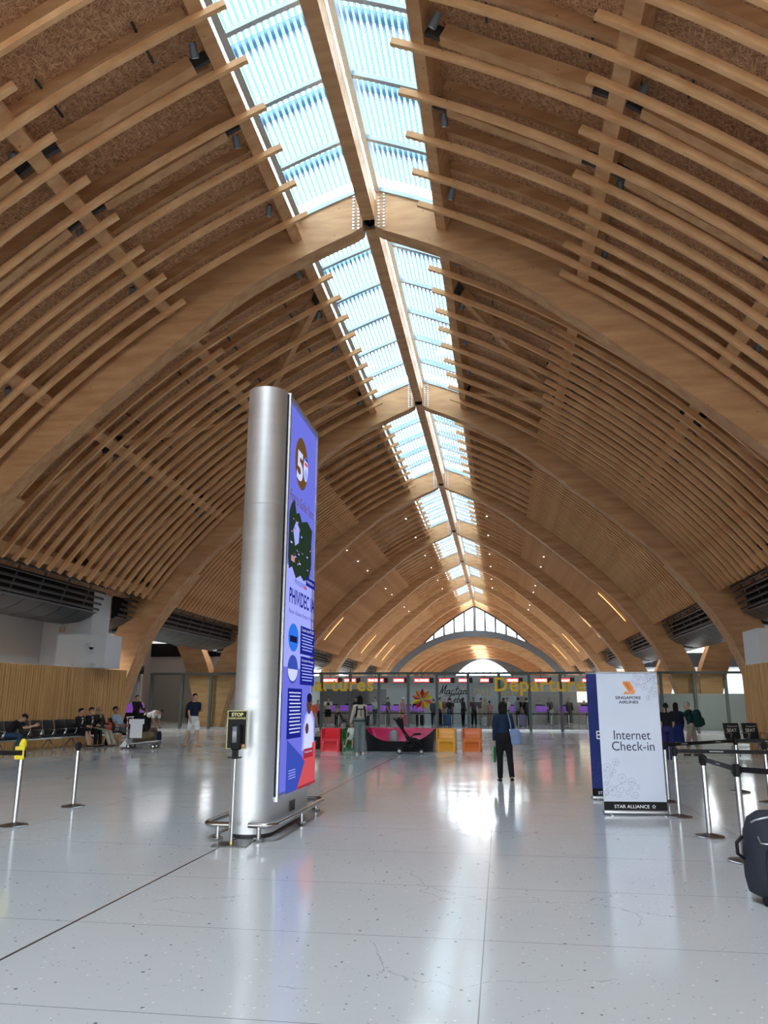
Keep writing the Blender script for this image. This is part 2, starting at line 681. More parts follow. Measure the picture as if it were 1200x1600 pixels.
    if hat:
        cb = MB()
        for (r, z, r2, z2) in ((.155, .035, .09, .05), (.09, .05, .082, .13), (.082, .13, .03, .145)):
            cb.rings([oval(Hd(0, 0, z), hr, hf, r * s, r * 1.1 * s, 18), oval(Hd(0, 0, z2), hr, hf, r2 * s, r2 * 1.1 * s, 18)], False)
        cb.rings([oval(Hd(0, 0, .145), hr, hf, .03 * s, .033 * s, 18), oval(Hd(0, 0, .146), hr, hf, .004 * s, .004 * s, 18)], True)
        cb.build('sun_hat', [hat], root)
    # top garment
    g = .013 if fine else .018
    if top:
        tb = MB()
        idx = [i for i, t in enumerate(tor) if t[0] >= hem and i < 8]
        rr = []
        if hem < tor[idx[0]][0]:
            rr.append(oval(T(0, 0, hem), rt, fw, .168 * s, .125 * s))
        for i in idx:
            z, rx, ry = tor[i]
            rr.append(oval(T(0, fwd[i], z), rt, fw, (rx + g) * s, (ry + g) * s))
        tb.rings(rr)
        for k in (-1, 1):
            S, E, W = J[k][:3]
            in_ = T(k * sh_w * .7, 0, .45)
            if sleeve == 'long':
                tb.tube([in_, S, S.lerp(E, .5), E, E.lerp(W, .5), W], [(.052 + g) * s, (.055 + g) * s, (.047 + g) * s, (.042 + g) * s, (.039 + g) * s, (.031 + g) * s], 12)
            elif sleeve == 'short':
                tb.tube([in_, S, S.lerp(E, .5), S.lerp(E, .78)], [(.052 + g) * s, (.056 + g) * s, (.052 + g) * s, (.053 + g) * s], 12)
        nm = 'jacket' if sleeve == 'long' else 'shirt'
        if fine:
            remeshed(tb, nm, [top], .014, root, 1)
        else:
            tb.build(nm, [top], root)
    if open_jacket:
        ob = MB()
        ob.rings([[T(-w_, y_, z), T(w_, y_, z), T(w_ * .9, y_ + .02, z), T(-w_ * .9, y_ + .02, z)] for z, w_, y_ in ((.05, .02, .105 + belly), (.2, .03, .10 + belly), (.36, .04, .118), (.46, .045, .08))])
        ob.build('shirt_front', [open_jacket], root)
    if bottom:
        bb = MB()
        bb.rings([oval(T(0, 0, .10), rt, fw, (.142 + g) * s, (.10 + g) * s), oval(T(0, 0, .03), rt, fw, (.152 + g) * s, (.108 + g) * s), oval(P + Vector((0, 0, -.04 * s)), Vector((1, 0, 0)), Vector((0, -1, 0)), (.162 + g) * s, (.115 + g) * s), oval(P + Vector((0, 0, -.10 * s)), Vector((1, 0, 0)), Vector((0, -1, 0)), (.13 + g) * s, (.09 + g) * s)])
        if kind == 'skirt':
            ka = (J[-1][5] + J[1][5]) / 2
            ha = (J[-1][4] + J[1][4]) / 2
            ax = (ha - ka).normalized()
            yy = ax.cross(Vector((1, 0, 0))).normalized()
            bb.rings([oval(ha + ax * .04 * s, Vector((1, 0, 0)), yy, .175 * s, .13 * s), oval(ha.lerp(ka, .5), Vector((1, 0, 0)), yy, .19 * s, .14 * s), oval(ha.lerp(ka, 1.02), Vector((1, 0, 0)), yy, .2 * s, .13 * s)])
        elif kind == 'long_skirt':
            bb.rings([oval(P + Vector((0, 0, -.03 * s)), Vector((1, 0, 0)), Vector((0, -1, 0)), .175 * s, .13 * s), oval(P + Vector((0, 0, -pz * .5)), Vector((1, 0, 0)), Vector((0, -1, 0)), .19 * s, .16 * s), oval(P + Vector((0, 0, -pz * .86)), Vector((1, 0, 0)), Vector((0, -1, 0)), .21 * s, .18 * s)])
        else:
            for k in (-1, 1):
                Hp, K, An = J[k][4:7]
                if kind == 'trousers':
                    q = [(.086, .08, .058, .058, .048)] if not female else [(.086, .082, .06, .056, .046)]
                    r = [(x + g) * s for x in q[0]]
                    bb.tube([Hp + (Hp - K).normalized() * .03, Hp.lerp(K, .4), K, K.lerp(An, .45), An + (An - K) * .03], r, 12)
                elif kind == 'wide':
                    r = [(x + g) * s for x in (.080, .075, .072, .076, .080)]
                    bb.tube([Hp + (Hp - K).normalized() * .03, Hp.lerp(K, .4), K, K.lerp(An, .5), An + (An - K) * .06], r, 12)
                elif kind == 'shorts':
                    r = [(x + g) * s for x in (.088, .086, .078)]
                    bb.tube([Hp + (Hp - K).normalized() * .03, Hp.lerp(K, .45), Hp.lerp(K, .92)], r, 12)
                elif kind == 'capri':
                    r = [(x + g) * s for x in (.086, .08, .06, .055)]
                    bb.tube([Hp + (Hp - K).normalized() * .03, Hp.lerp(K, .45), K, K.lerp(An, .6)], r, 12)
        nm = {'skirt': 'skirt', 'long_skirt': 'skirt', 'shorts': 'shorts'}.get(kind, 'trousers')
        if fine:
            remeshed(bb, nm, [bottom], .014, root, 1)
        else:
            bb.build(nm, [bottom], root)
    if shoes:
        for k in (-1, 1):
            An, fd, ud = J[k][6:9]
            sb = MB()
            lat = fd.cross(ud).normalized()
            base = An - ud * .07 * s
            rr = []
            for t, w_, h_ in ((-.075, .018, .03), (-.06, .034, .055), (0, .04, .062), (.07, .044, .045), (.14, .046, .035), (.185, .03, .026), (.20, .012, .015)):
                c = base + fd * t * s
                rr.append([c + lat * (w_ * s * math.cos(a)) + ud * (h_ * s * max(-.35, math.sin(a))) for a in [2 * PI * i / 12 for i in range(12)]])
            sb.rings(rr)
            sb.build('shoe', [shoes], root)
    M = root.matrix_basis
    return root, {k: [M @ v for v in J[k][:7]] for k in (-1, 1)}, dict(T=lambda x, y, z: M @ T(x, y, z), Hd=lambda x, y, z: M @ Hd(x, y, z), s=s, rz=rz, lean=lean)


def bag_shape(mb, c, w, d, h, n=18, puff=.25):
    """soft upright bag body centred on c"""
    c = Vector(c)
    rr = []
    for t, k in ((0, .72), (.04, .92), (.2, 1.0), (.5, 1.0), (.75, .93), (.92, .75), (1.0, .45)):
        ring = []
        for i in range(n):
            a = 2 * PI * i / n
            x, y = math.cos(a), math.sin(a)
            q = (abs(x) ** 3 + abs(y) ** 3) ** (-1 / 3)
            ring.append(c + Vector((x * q * w / 2 * k, y * q * d / 2 * k, t * h)))
        rr.append(ring)
    mb.rings(rr)
    return mb


def backpack(label, info, m, w=.32, d=.2, h=.48, zoff=-.02, straps=True, group=None):
    """worn on the back: hangs behind the torso"""
    T, s = info['T'], info['s']
    c = T(0, -.115 - d * .48, zoff)
    r = thing('backpack', label, 'backpack', c, info['rz'], group)
    r.rotation_euler = (info['lean'], 0, info['rz'])
    r.matrix_basis = Matrix.Translation(c) @ Euler((info['lean'], 0, info['rz'])).to_matrix().to_4x4()
    mb = MB()
    bag_shape(mb, (0, 0, 0), w * s, d * s, h * s)
    mb.build('bag_body', [m], r)
    pk = MB()
    bag_shape(pk, (0, d * .5 * s, .04), w * .75 * s, d * .4 * s, h * .45 * s)
    pk.build('front_pocket', [m], r)
    if straps:
        inv = r.matrix_basis.inverted()
        for k in (-1, 1):
            st = MB()
            pts = [inv @ T(k * .09, -.15, .42), inv @ T(k * .11, -.05, .525), inv @ T(k * .12, .10, .47), inv @ T(k * .13, .145, .34), inv @ T(k * .15, .10, .2), inv @ T(k * .14, -.12, .1)]
            st.tube(pts, .022 * s, 8, flat=.35)
            st.build('strap', [mat('strap_black', (.012, .012, .014), .7)], r)
    return r
# ------------------------------------------------------------------ materials of the hall
GLULAM = wood('glulam', (.68, .40, .20), (.47, .235, .10), (.8, 4, 4))
BATTEN = wood('batten_timber', (.88, .54, .27), (.64, .335, .145), (1.5, 6, 1.5))
SLATW = wood('slat_timber', (.72, .44, .19), (.52, .29, .11), (6, 6, .6), knots=False, rough=.45)
OSBM = osb('strand_board')
STEEL = mat('steel_grey_paint', (.16, .18, .20), .45, .2, var=.05)
MULL = mat('mullion_blue_grey', (.42, .50, .56), .4, .1, var=.04)
GUN = mat('dark_bracket', (.05, .055, .06), .5, .3, var=.1)
ALU = mat('aluminium', (.55, .57, .58), .35, .9, var=.05)
CHROME = mat('polished_steel', (.42, .42, .42), .2, 1.0, var=.03)
DSOF = mat('dark_metal_ceiling', (.075, .077, .082), .45, .2, var=.08, scale=1.5)
FIN = mat('dark_fin', (.10, .105, .115), .4, .3, var=.05)
WHITEW = mat('white_wall', (.66, .69, .72), .6, var=.03, scale=.7)
GREYW = mat('grey_wall', (.56, .56, .56), .6, var=.04, scale=.5)
BLACK = mat('black_plastic', (.006, .006, .007), .5, var=.1)
BOLT = mat('bolt_steel', (.55, .56, .58), .3, .8, var=0)
SKYGL = glassy('skylight_glass', (.90, .97, .99), .03)
FENGL = glassy('fence_glass', (.88, .92, .91), .003)
LOUV = translucent('louvre_white', (.30, .385, .46), .95)
BAND = translucent('louvre_band', (.33, .42, .48), .95)

# ------------------------------------------------------------------ geometry of the vault
CX, CZ, RAD = -8.35, -8.62, 24.67
Y0, BAY = 18.4, 13.12
NARCH = 8                                    # arches 0 to 7, first behind the near bay
XB = 13.75                                   # where the feet of two neighbouring vaults meet


def th_of(x, off=0.0):
    return math.asin((x - CX) / (RAD + off))


def vp(t, off, sd=1):
    return (sd * (CX + (RAD + off) * math.sin(t)), CZ + (RAD + off) * math.cos(t))


def Yk(k):
    return Y0 + BAY * (k - 1)


SIDE = {-1: 'bench-row side', 1: 'banner side'}
ORD = ['nearest', 'first', 'second', 'third', 'fourth', 'fifth', 'sixth', 'seventh', 'eighth', 'ninth', 'tenth', 'eleventh', 'twelfth', 'thirteenth', 'fourteenth', 'fifteenth', 'sixteenth', 'seventeenth', 'eighteenth', 'nineteenth', 'twentieth', 'twenty-first', 'twenty-second', 'twenty-third', 'twenty-fourth', 'twenty-fifth', 'twenty-sixth', 'twenty-seventh', 'twenty-eighth', 'twenty-ninth', 'thirtieth']
BAYN = {0: 'in the bay overhead', 1: 'in the first bay', 2: 'in the second bay', 3: 'in the third bay', 4: 'in the fourth bay', 5: 'in the fifth bay', 6: 'in the sixth bay', 7: 'at the gable end'}
T_LEG = math.radians(49.5)


SOFF = ((20, -.48), (29, -.52), (34, -.76), (39, -.90), (44, -.88), (49.6, -.74), (90, -.74))


def soff(t):
    g = max(20, math.degrees(t))
    for (a, u), (b, v) in zip(SOFF, SOFF[1:]):
        if g <= b:
            return u + (v - u) * (g - a) / (b - a)
    return -.74


def arch_half(sd, k):
    lo, hi = [], []
    t0 = th_of(.17)
    n = 26
    for i in range(n + 1):
        t = t0 + (T_LEG - t0) * i / n
        lo.append(vp(t, soff(t), sd))
        hi.append(vp(t, .70, sd))
    lo[0] = (sd * .17, lo[0][1])
    hi[0] = (sd * .17, hi[0][1])
    y = Yk(k)
    mb = MB().strip(lo, hi, y - .25, y + .25)
    return mb


LEG_IN = [(10.0, 6.72), (10.5, 6.15), (11.0, 5.45), (11.5, 4.75), (11.95, 3.95), (12.3, 3.05), (12.6, 2.1), (12.85, 1.2), (13.02, .45), (13.08, 0)]
LEG_OUT = [(11.05, 7.65), (11.6, 6.95), (12.15, 6.2), (12.65, 5.4), (13.1, 4.5), (13.45, 3.7), (13.74, 2.9), (13.74, 1.2), (13.74, .45), (13.74, 0)]


def arch_leg(mb, f, y):
    # flush with the front of the arch, growing deeper behind it and towards the hall
    ya, yb = y - .27, y + .72
    p, q = vp(T_LEG, soff(T_LEG)), vp(T_LEG, .7)
    lo = [(f(p[0]), p[1])] + [(f(a), b) for a, b in LEG_IN]
    hi = [(f(q[0]), q[1])] + [(f(a), b) for a, b in LEG_OUT]
    mb.strip(lo, hi, ya, yb)
    return mb


BOLTMESH = [None]


def build_arches():
    for k in range(1, NARCH):
        y = Yk(k)
        nm = ORD[k] if k else 'nearest overhead'
        lab = 'great curved glulam arch spanning the hall, %s one from the viewer' % ORD[k] if k else 'great curved glulam arch behind the viewer'
        r = thing('timber_arch', lab, 'arch', (0, y, 0), 0, 'great arches across the hall')
        for sd in (-1, 1):
            arch_half(sd, k).build('arch_half', [GLULAM], r, True)
            lm = MB()
            arch_leg(lm, (lambda x, s=sd: s * x), y)
            lm.build('leg', [GLULAM], r, True)
            bm_ = MB()
            for cc in (.28, .42):
                for j in range(11):
                    z = 14.04 + .10 * j
                    if k <= 3:
                        if BOLTMESH[0] is None:
                            BOLTMESH[0] = MB().tube([(0, -.012, 0), (0, .03, 0)], .034, 8).mesh('bolt', [BOLT])
                        o = link('bolt', BOLTMESH[0], r)
                        o.location = (sd * cc, -.258, z)
                    else:
                        bm_.tube([(sd * cc, y - .27, z), (sd * cc, y - .235, z)], .034, 6)
            if bm_.v:
                bm_.build('bolt_rows', [BOLT], r, True)
        nb = MB()
        nb.box((0, y, 14.55), (.34, .34, .08))
        nb.box((0, y, 14.55), (.05, .6, .42))
        for a in (.5, -.5):
            nb.box((0, y, 14.5), (.36, .05, .5), (0, a, 0))
        nb.build('node_plate', [GUN], r, True)
    # legs of the neighbouring vaults, meeting ours at the floor
    for k in range(1, NARCH):
        for sd in (-1, 1):
            y = Yk(k)
            r = thing('arch_leg', 'splayed timber leg of the next vault meeting the %s arch %s' % (ORD[k], SIDE[sd]), 'arch leg', (sd * XB, y, 0), 0, 'legs of the neighbouring vaults')
            lm = MB()
            arch_leg(lm, (lambda x, s=sd: s * (2 * XB + .02 - x)), y)
            lm.build('leg_shaft', [GLULAM], r, True)


T_P = [th_of(1.97), th_of(5.5), th_of(8.62), th_of(11.5)]
T_END = math.radians(54.3)
ROWN = ['skylight-edge', 'second', 'third', 'lowest']


def build_purlins():
    for b in range(0, NARCH):
        y0, y1 = Yk(b) + .25, Yk(b + 1) - .25
        if b == 7:
            y1 = Yk(7) + 6.4
        for sd in (-1, 1):
            for j, t in enumerate(T_P):
                mb = MB()
                h = .16 if j else .14
                tt = [(t - h / RAD), (t + h / RAD)]
                pl = [vp(tt[0], 0, sd), vp(tt[1], 0, sd), vp(tt[1], .55, sd), vp(tt[0], .55, sd)]
                mb.prism(pl, y0, y1)
                o = mb.build('roof_purlin', [GLULAM])
                tag(o, 'long timber purlin %s, %s row down the roof, %s' % (BAYN[b], ROWN[j], SIDE[sd]), 'purlin', 'roof purlins')
        mb = MB()
        mb.box((0, (y0 + y1) / 2, 14.58), (.34, y1 - y0 + (.1 if b else 0), .62))
        o = mb.build('ridge_beam', [GLULAM])
        tag(o, 'ridge beam down the middle of the skylight, %s' % BAYN[b], 'beam', 'ridge beams')


def batten_mesh(ta, tb, n, w=.095, d=.135):
    mb = MB()
    lo = [vp(ta + (tb - ta) * i / n, -d) for i in range(n + 1)]
    hi = [vp(ta + (tb - ta) * i / n, .012) for i in range(n + 1)]
    mb.strip(lo, hi, -w / 2, w / 2)
    return mb


def build_battens():
    far = MB()
    MS = {}
    t_up, t_lo = th_of(1.48), th_of(5.02)
    for sd in (-1, 1):
        for nm, t in (('u', t_up), ('l', t_lo)):
            for fine in (0, 1):
                mb = batten_mesh(t, T_END, 30 if fine else 16)
                if sd == -1:
                    mb.v = [Vector((-p.x, p.y, p.z)) for p in mb.v]
                MS[(sd, nm, fine)] = mb
    cache = {}
    for b in range(0, NARCH):
        y0 = Yk(b) + .25
        L = BAY - .5
        n = 10
        if b == 7:
            n = 4
            L = n * 1.26
        fr_l = (.75,) if b < 2 else (.5, .83)
        fr_u = .25 if b < 2 else .17
        rows = [('u', fr_u)] + [('l', f) for f in fr_l]
        for sd in (-1, 1):
            cnt = {'u': 0, 'l': 0}
            for i in range(n):
                for nm, f in rows:
                    y = y0 + (i + f) * L / n
                    if b == 0 and y < 9.0:
                        continue
                    mb = MS[(sd, nm, 1 if b < 3 else 0)]
                    cnt[nm] += 1
                    if b <= 4:
                        key = (sd, nm, 1 if b < 3 else 0)
                        if key not in cache:
                            cache[key] = mb.mesh('roof_batten', [BATTEN])
                        o = link('roof_batten', cache[key])
                        o.location = (0, y, 0)
                        tag(o, '%s %s curved batten %s, %s' % (ORD[cnt[nm]], 'full-length' if nm == 'u' else 'shorter lower', BAYN[b], SIDE[sd]), 'batten', 'curved ceiling battens')
                    else:
                        far.M = Matrix.Translation((0, y, 0))
                        far.add(mb.v, mb.f, False)
                        far.M = Matrix.Identity(4)
    o = far.build('roof_batten_ranks', [BATTEN])
    tag(o, 'dense ranks of thin battens under the far roof past the fifth arch', 'battens', None, 'stuff')


def build_roof():
    # strand-board ceiling, one sheet a bay and side, with thin dark joints and rafters
    for b in range(-1, NARCH):
        y0, y1 = Yk(b), Yk(b + 1)
        if b == 7:
            y1 = Yk(7) + 6.6
        for sd in (-1, 1):
            mb = MB()
            n = 24
            ta, tb = th_of(2.1, .7), math.radians(57)
            lo = [vp(ta + (tb - ta) * i / n, .70, sd) for i in range(n + 1)]
            hi = [vp(ta + (tb - ta) * i / n, .78, sd) for i in range(n + 1)]
            mb.strip(lo, hi, y0, y1)
            struct(mb.build('ceiling', [OSBM]))
    for b in (0, 1, 2):
        y0 = Yk(b) + .25
        L = BAY - .5
        for sd in (-1, 1):
            for i in range(10):
                y = y0 + (i + (.50 if b < 2 else .34)) * L / 10
                if b == 0 and y < 9:
                    continue
                mb = MB()
                n = 20
                ta, tb = th_of(2.15), math.radians(55)
                mb.strip([vp(ta + (tb - ta) * j / n, .46, sd) for j in range(n + 1)], [vp(ta + (tb - ta) * j / n, .70, sd) for j in range(n + 1)], y - .06, y + .06)
                o = mb.build('roof_rafter', [GLULAM])
                tag(o, '%s curved rafter under the strand board %s, %s' % (ORD[i + 1], BAYN[b], SIDE[sd]), 'rafter', 'curved rafters above the battens')
                if i in (0, 2, 4):
                    # conduit that follows the rafter, with short droppers
                    cb = MB()
                    yy = y + .2
                    cb.tube([(*vp(ta + (T_P[2] - ta) * j / n, .62, sd)[:1], yy, vp(ta + (T_P[2] - ta) * j / n, .62, sd)[1]) for j in range(n + 1)], .022, 6)
                    for q in (.12, .38, .62, .88):
                        p = vp(ta + (T_P[2] - ta) * q, .64, sd)
                        cb.box((p[0], yy, p[1]), (.04, .95, .04))
                    o = cb.build('cable_conduit', [GUN])
                    tag(o, 'thin dark conduit running beside the %s rafter %s, %s' % (ORD[i + 1], BAYN[b], SIDE[sd]), 'conduit', 'ceiling conduits')


def build_braces():
    def pt(sd, t, y, off=.25):
        p = vp(t, off, sd)
        return Vector((p[0], y, p[1]))
    y0, L = Yk(1), BAY
    segs = [(0, .22, 1, .60), (1, .60, 0, .86), (1, .60, 2, .24), (1, .60, 2, .80), (2, .24, 3, .08), (2, .24, 3, .52), (2, .80, 3, .52), (2, .80, 3, .92)]
    zone = ['upper', 'upper', 'middle', 'middle', 'lower', 'lower', 'lower', 'lower']
    for sd in (-1, 1):
        for i, (ja, fa, jb, fb) in enumerate(segs):
            a, c = pt(sd, T_P[ja], y0 + fa * L), pt(sd, T_P[jb], y0 + fb * L)
            d = (c - a).normalized()
            a2, c2 = a + d * .45, c - d * .45
            r = thing('diagonal_brace', '%s diagonal timber brace past the first arch, %s tier, %s' % (ORD[(1, 2, 1, 2, 1, 2, 3, 4)[i]], zone[i], SIDE[sd]), 'brace', a, 0, 'diagonal roof braces')
            mb = MB()
            nrm = (a + c) / 2 - Vector((sd * CX, (a.y + c.y) / 2, CZ))
            nrm.y = 0
            nrm.normalize()
            w = d.cross(nrm).normalized()
            mb.rings([[p + w * u * .12 + nrm * v * .15 for u, v in ((-1, -1), (1, -1), (1, 1), (-1, 1))] for p in (a2, c2)], True, False)
            mb.build('timber', [GLULAM], r, True)
            for p, q in ((a, a2), (c, c2)):
                pb = MB()
                pb.rings([[x + w * u * .05 + nrm * v * vv for u, v in ((-1, -1), (1, -1), (1, 1), (-1, 1))] for x, vv in ((p.lerp(q, .2), .2), (q.lerp(a2 if q == c2 else c2, .03), .13))], True, False)
                pb.build('end_bracket', [GUN], r, True)
    for b, f in ((0, .62), (0, .48)):
        for sd in (-1, 1):
            for j in (0, 1):
                y = Yk(b) + f * BAY + .35
                a, c = pt(sd, T_P[j], y, .2), pt(sd, T_P[j + 1], y, .2)
                d = (c - a).normalized()
                r = thing('roof_strut', '%s straight timber strut in the near bay, %s tier, %s' % ('inner' if f > .5 else 'outer', ('upper', 'middle')[j], SIDE[sd]), 'strut', a, 0, 'straight roof struts')
                mb = MB()
                nrm = d.cross(Vector((0, 1, 0))).normalized()
                for (p, q, m_, nm, e) in ((a + d * .5, c - d * .5, GLULAM, 'timber', (.11, .15)), (a + d * .15, a + d * .55, GUN, 'end_bracket', (.04, .13)), (c - d * .55, c - d * .15, GUN, 'end_bracket', (.04, .13))):
                    mb = MB()
                    mb.rings([[x + Vector((0, u * e[0], 0)) + nrm * v * e[1] for u, v in ((-1, -1), (1, -1), (1, 1), (-1, 1))] for x in (p, q)], True, False)
                    mb.build(nm, [m_], r, True)


def build_skylight():
    for b in range(0, NARCH):
        y0, y1 = Yk(b) + .25, Yk(b + 1) - .25
        if b == 7:
            y1 = y0 + 4.6
        if b == 0:
            y0 = 6.0
        L = y1 - y0
        n = max(2, round(L / 2.1))
        for sd in (-1, 1):
            ta, tb = th_of(.17, .7), th_of(2.05, .7)
            tm = [ta + (tb - ta) * i / 6 for i in range(7)]
            root = bpy.data.objects.new('window_%d' % (b * 2 + (1 if sd < 0 else 2)), None)
            COL.objects.link(root)
            root.location = (0, (y0 + y1) / 2, 14)
            root.matrix_basis = Matrix.Translation(root.location)
            struct(root)
            g = MB()
            g.strip([vp(t, .72, sd) for t in tm], [vp(t, .74, sd) for t in tm], y0, y1)
            g.build('glass', [SKYGL], root, True)
            f = MB()
            for i in range(n + 1):
                y = y0 + L * i / n
                f.strip([vp(t, .60, sd) for t in tm], [vp(t, .72, sd) for t in tm], y - .055, y + .055)
            for t in (ta + .004, tb - .003):
                p = [vp(t - .003, .58, sd), vp(t + .003, .58, sd), vp(t + .003, .75, sd), vp(t - .003, .75, sd)]
                f.prism(p, y0, y1)
            f.build('window_frame', [MULL], root, True)
            s = MB()
            m = 14
            for i in range(m):
                t = ta + (tb - ta) * (i + .5) / m
                h = .034 / RAD
                s.prism([vp(t - h, 1.02, sd), vp(t + h, 1.02, sd), vp(t + h, 1.045, sd), vp(t - h, 1.045, sd)], y0, y1)
            s.build('louvre_slats', [LOUV], root, True)
            w = MB()
            for i in range(n):
                y = y0 + L * (i + .42) / n
                w.strip([vp(t, 1.10, sd) for t in tm], [vp(t, 1.13, sd) for t in tm], y - .15, y + .15)
            w.build('louvre_carriers', [BAND], root, True)


def build_spots():
    src = thing('spotlight', 'x', 'spotlight', (0, 0, 0), 0, 'small grey roof spotlights')
    mb = MB()
    mb.tube([(0, 0, 0), (0, 0, -.16)], .018, 6)
    mb.build('bracket', [GUN], src)
    mb = MB()
    mb.tube([(0, -.09, -.10), (0, .09, -.28)], [.075, .085], 12)
    mb.build('lamp_body', [STEEL], src)
    mb = MB()
    mb.tube([(0, .09, -.28), (0, .1, -.29)], .07, 12)
    mb.build('lens', [ALU], src)
    first = True
    for b in (0, 1, 2):
        for sd in (-1, 1):
            for j in (0, 1, 2):
                for i in range(5):
                    y = Yk(b) + .25 + (i + .42) * (BAY - .5) / 5
                    if b == 0 and y < 11.5:
                        continue
                    p = vp(T_P[j] + .26 / RAD, .32, sd)
                    lab = '%s grey spotlight along the %s purlin, %s, %s' % (ORD[i + 1], ROWN[j], BAYN[b], SIDE[sd])
                    if first:
                        src.location = (p[0], y, p[1])
                        src['label'] = lab
                        first = False
                    else:
                        dup(src, (p[0], y, p[1]), .4 * (i % 3), lab)
    # lit downlights far down the vault
    LIT = emis('lamp_white', (1, .96, .9), 5)
    dl = MB().lathe([(.001, 0), (.035, 0), (.038, .04), (.001, .04)], n=12)
    me = dl.mesh('ceiling_lamp', [LIT])
    for b, row in ((3, 'third'), (4, 'fourth'), (5, 'fifth')):
        for sd in (-1, 1):
            for i, (q, f) in enumerate(((.07, .3), (.07, .75), (.42, .2), (.42, .5), (.42, .8))):
                t = T_P[0] + (T_P[3] - T_P[0]) * q
                p = vp(t, -.3, sd)
                o = link('ceiling_lamp', me)
                o.location = (p[0], Yk(b) + f * BAY, p[1])
                tag(o, '%s tiny lit downlight past the %s arch, %s' % (ORD[i + 1], row, SIDE[sd]), 'lamp', 'tiny lit downlights')
    GOLD = emis('batten_glow_gold', (1, .55, .2), 1.6)  # emissive strips stand in for spotlight glow on the battens, not lamps
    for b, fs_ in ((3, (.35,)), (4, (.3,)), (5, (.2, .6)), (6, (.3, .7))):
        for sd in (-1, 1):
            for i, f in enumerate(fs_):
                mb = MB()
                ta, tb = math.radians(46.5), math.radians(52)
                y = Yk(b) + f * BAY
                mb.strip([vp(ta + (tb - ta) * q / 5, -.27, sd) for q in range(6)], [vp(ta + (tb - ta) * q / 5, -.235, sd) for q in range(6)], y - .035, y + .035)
                o = mb.build('batten_glow_strip', [GOLD])
                tag(o, 'added amber spotlight glow under battens %s%s, %s' % (BAYN[b], ', %s of two' % ORD[i + 1] if len(fs_) > 1 else '', SIDE[sd]), 'lamp', 'added amber glow strips')


def build_valley():
    # dark metal hull under the valley between two vaults, with rail fins on its hall side
    for b in range(0, NARCH):
        for sd in (-1, 1):
            ya, yb = Yk(b) + .55, Yk(b + 1) - .55
            parts = [(ya, yb)]
            if b == 1 and sd == -1:
                parts = [(ya, 28.15), (29.7, yb)]
            if b == 0:
                parts = [(9, yb)]
            if b == 7:
                parts = [(ya, ya + 4)]
            for i, (a, c) in enumerate(parts):
                r = thing('valley_ceiling', 'dark grey panelled hull ceiling with fins %s%s, %s' % (BAYN[b], '' if len(parts) == 1 else (', short piece before the white box', ', piece after the white box')[i], SIDE[sd]), 'ceiling panel', (sd * XB, (a + c) / 2, 4.3), 0, 'hull ceilings between the vaults')
                fm = MB()
                for q in range(5):
                    x, z = 12.02 + .075 * q, 5.82 - .21 * q
                    fm.box((sd * x, (a + c) / 2, z), (.05, c - a, .085), (0, sd * .5, 0))
                yy = a + .6
                while yy < c:
                    fm.box((sd * 12.24, yy, 5.4), (.05, .05, 1.0), (0, sd * -.34, 0))
                    yy += 1.5
                bk = MB()
                bk.box((sd * 12.58, (a + c) / 2, 5.42), (.04, c - a, 1.2))
                bk.build('fin_backing', [BLACK], r, True)
                fm.build('fins', [FIN], r, True)
                pm = MB()
                m = max(1, round((c - a) / 1.15))
                w = (c - a) / m
                prof = [(12.42, 4.86), (12.7, 4.68), (13.1, 4.52), (13.75, 4.44), (14.4, 4.52), (14.8, 4.68), (15.08, 4.86)]
                for q in range(m):
                    pm.strip([(sd * x, z) for x, z in prof], [(sd * x, z + .05) for x, z in prof], a + q * w + .02, a + (q + 1) * w - .02)
                pm.build('panels', [DSOF], r, True)
                em = MB()
                em.box((sd * 12.40, (a + c) / 2, 4.87), (.05, c - a, .05))
                em.build('edge_trim', [STEEL], r, True)
                tp = MB()
                tp.box((sd * 13.75, (a + c) / 2, 6.1), (2.6, c - a, .06))
                tp.box((sd * 13.75, (a + c) / 2, 5.28), (.06, c - a, 1.6))
                tp.build('backing', [BLACK], r, True)


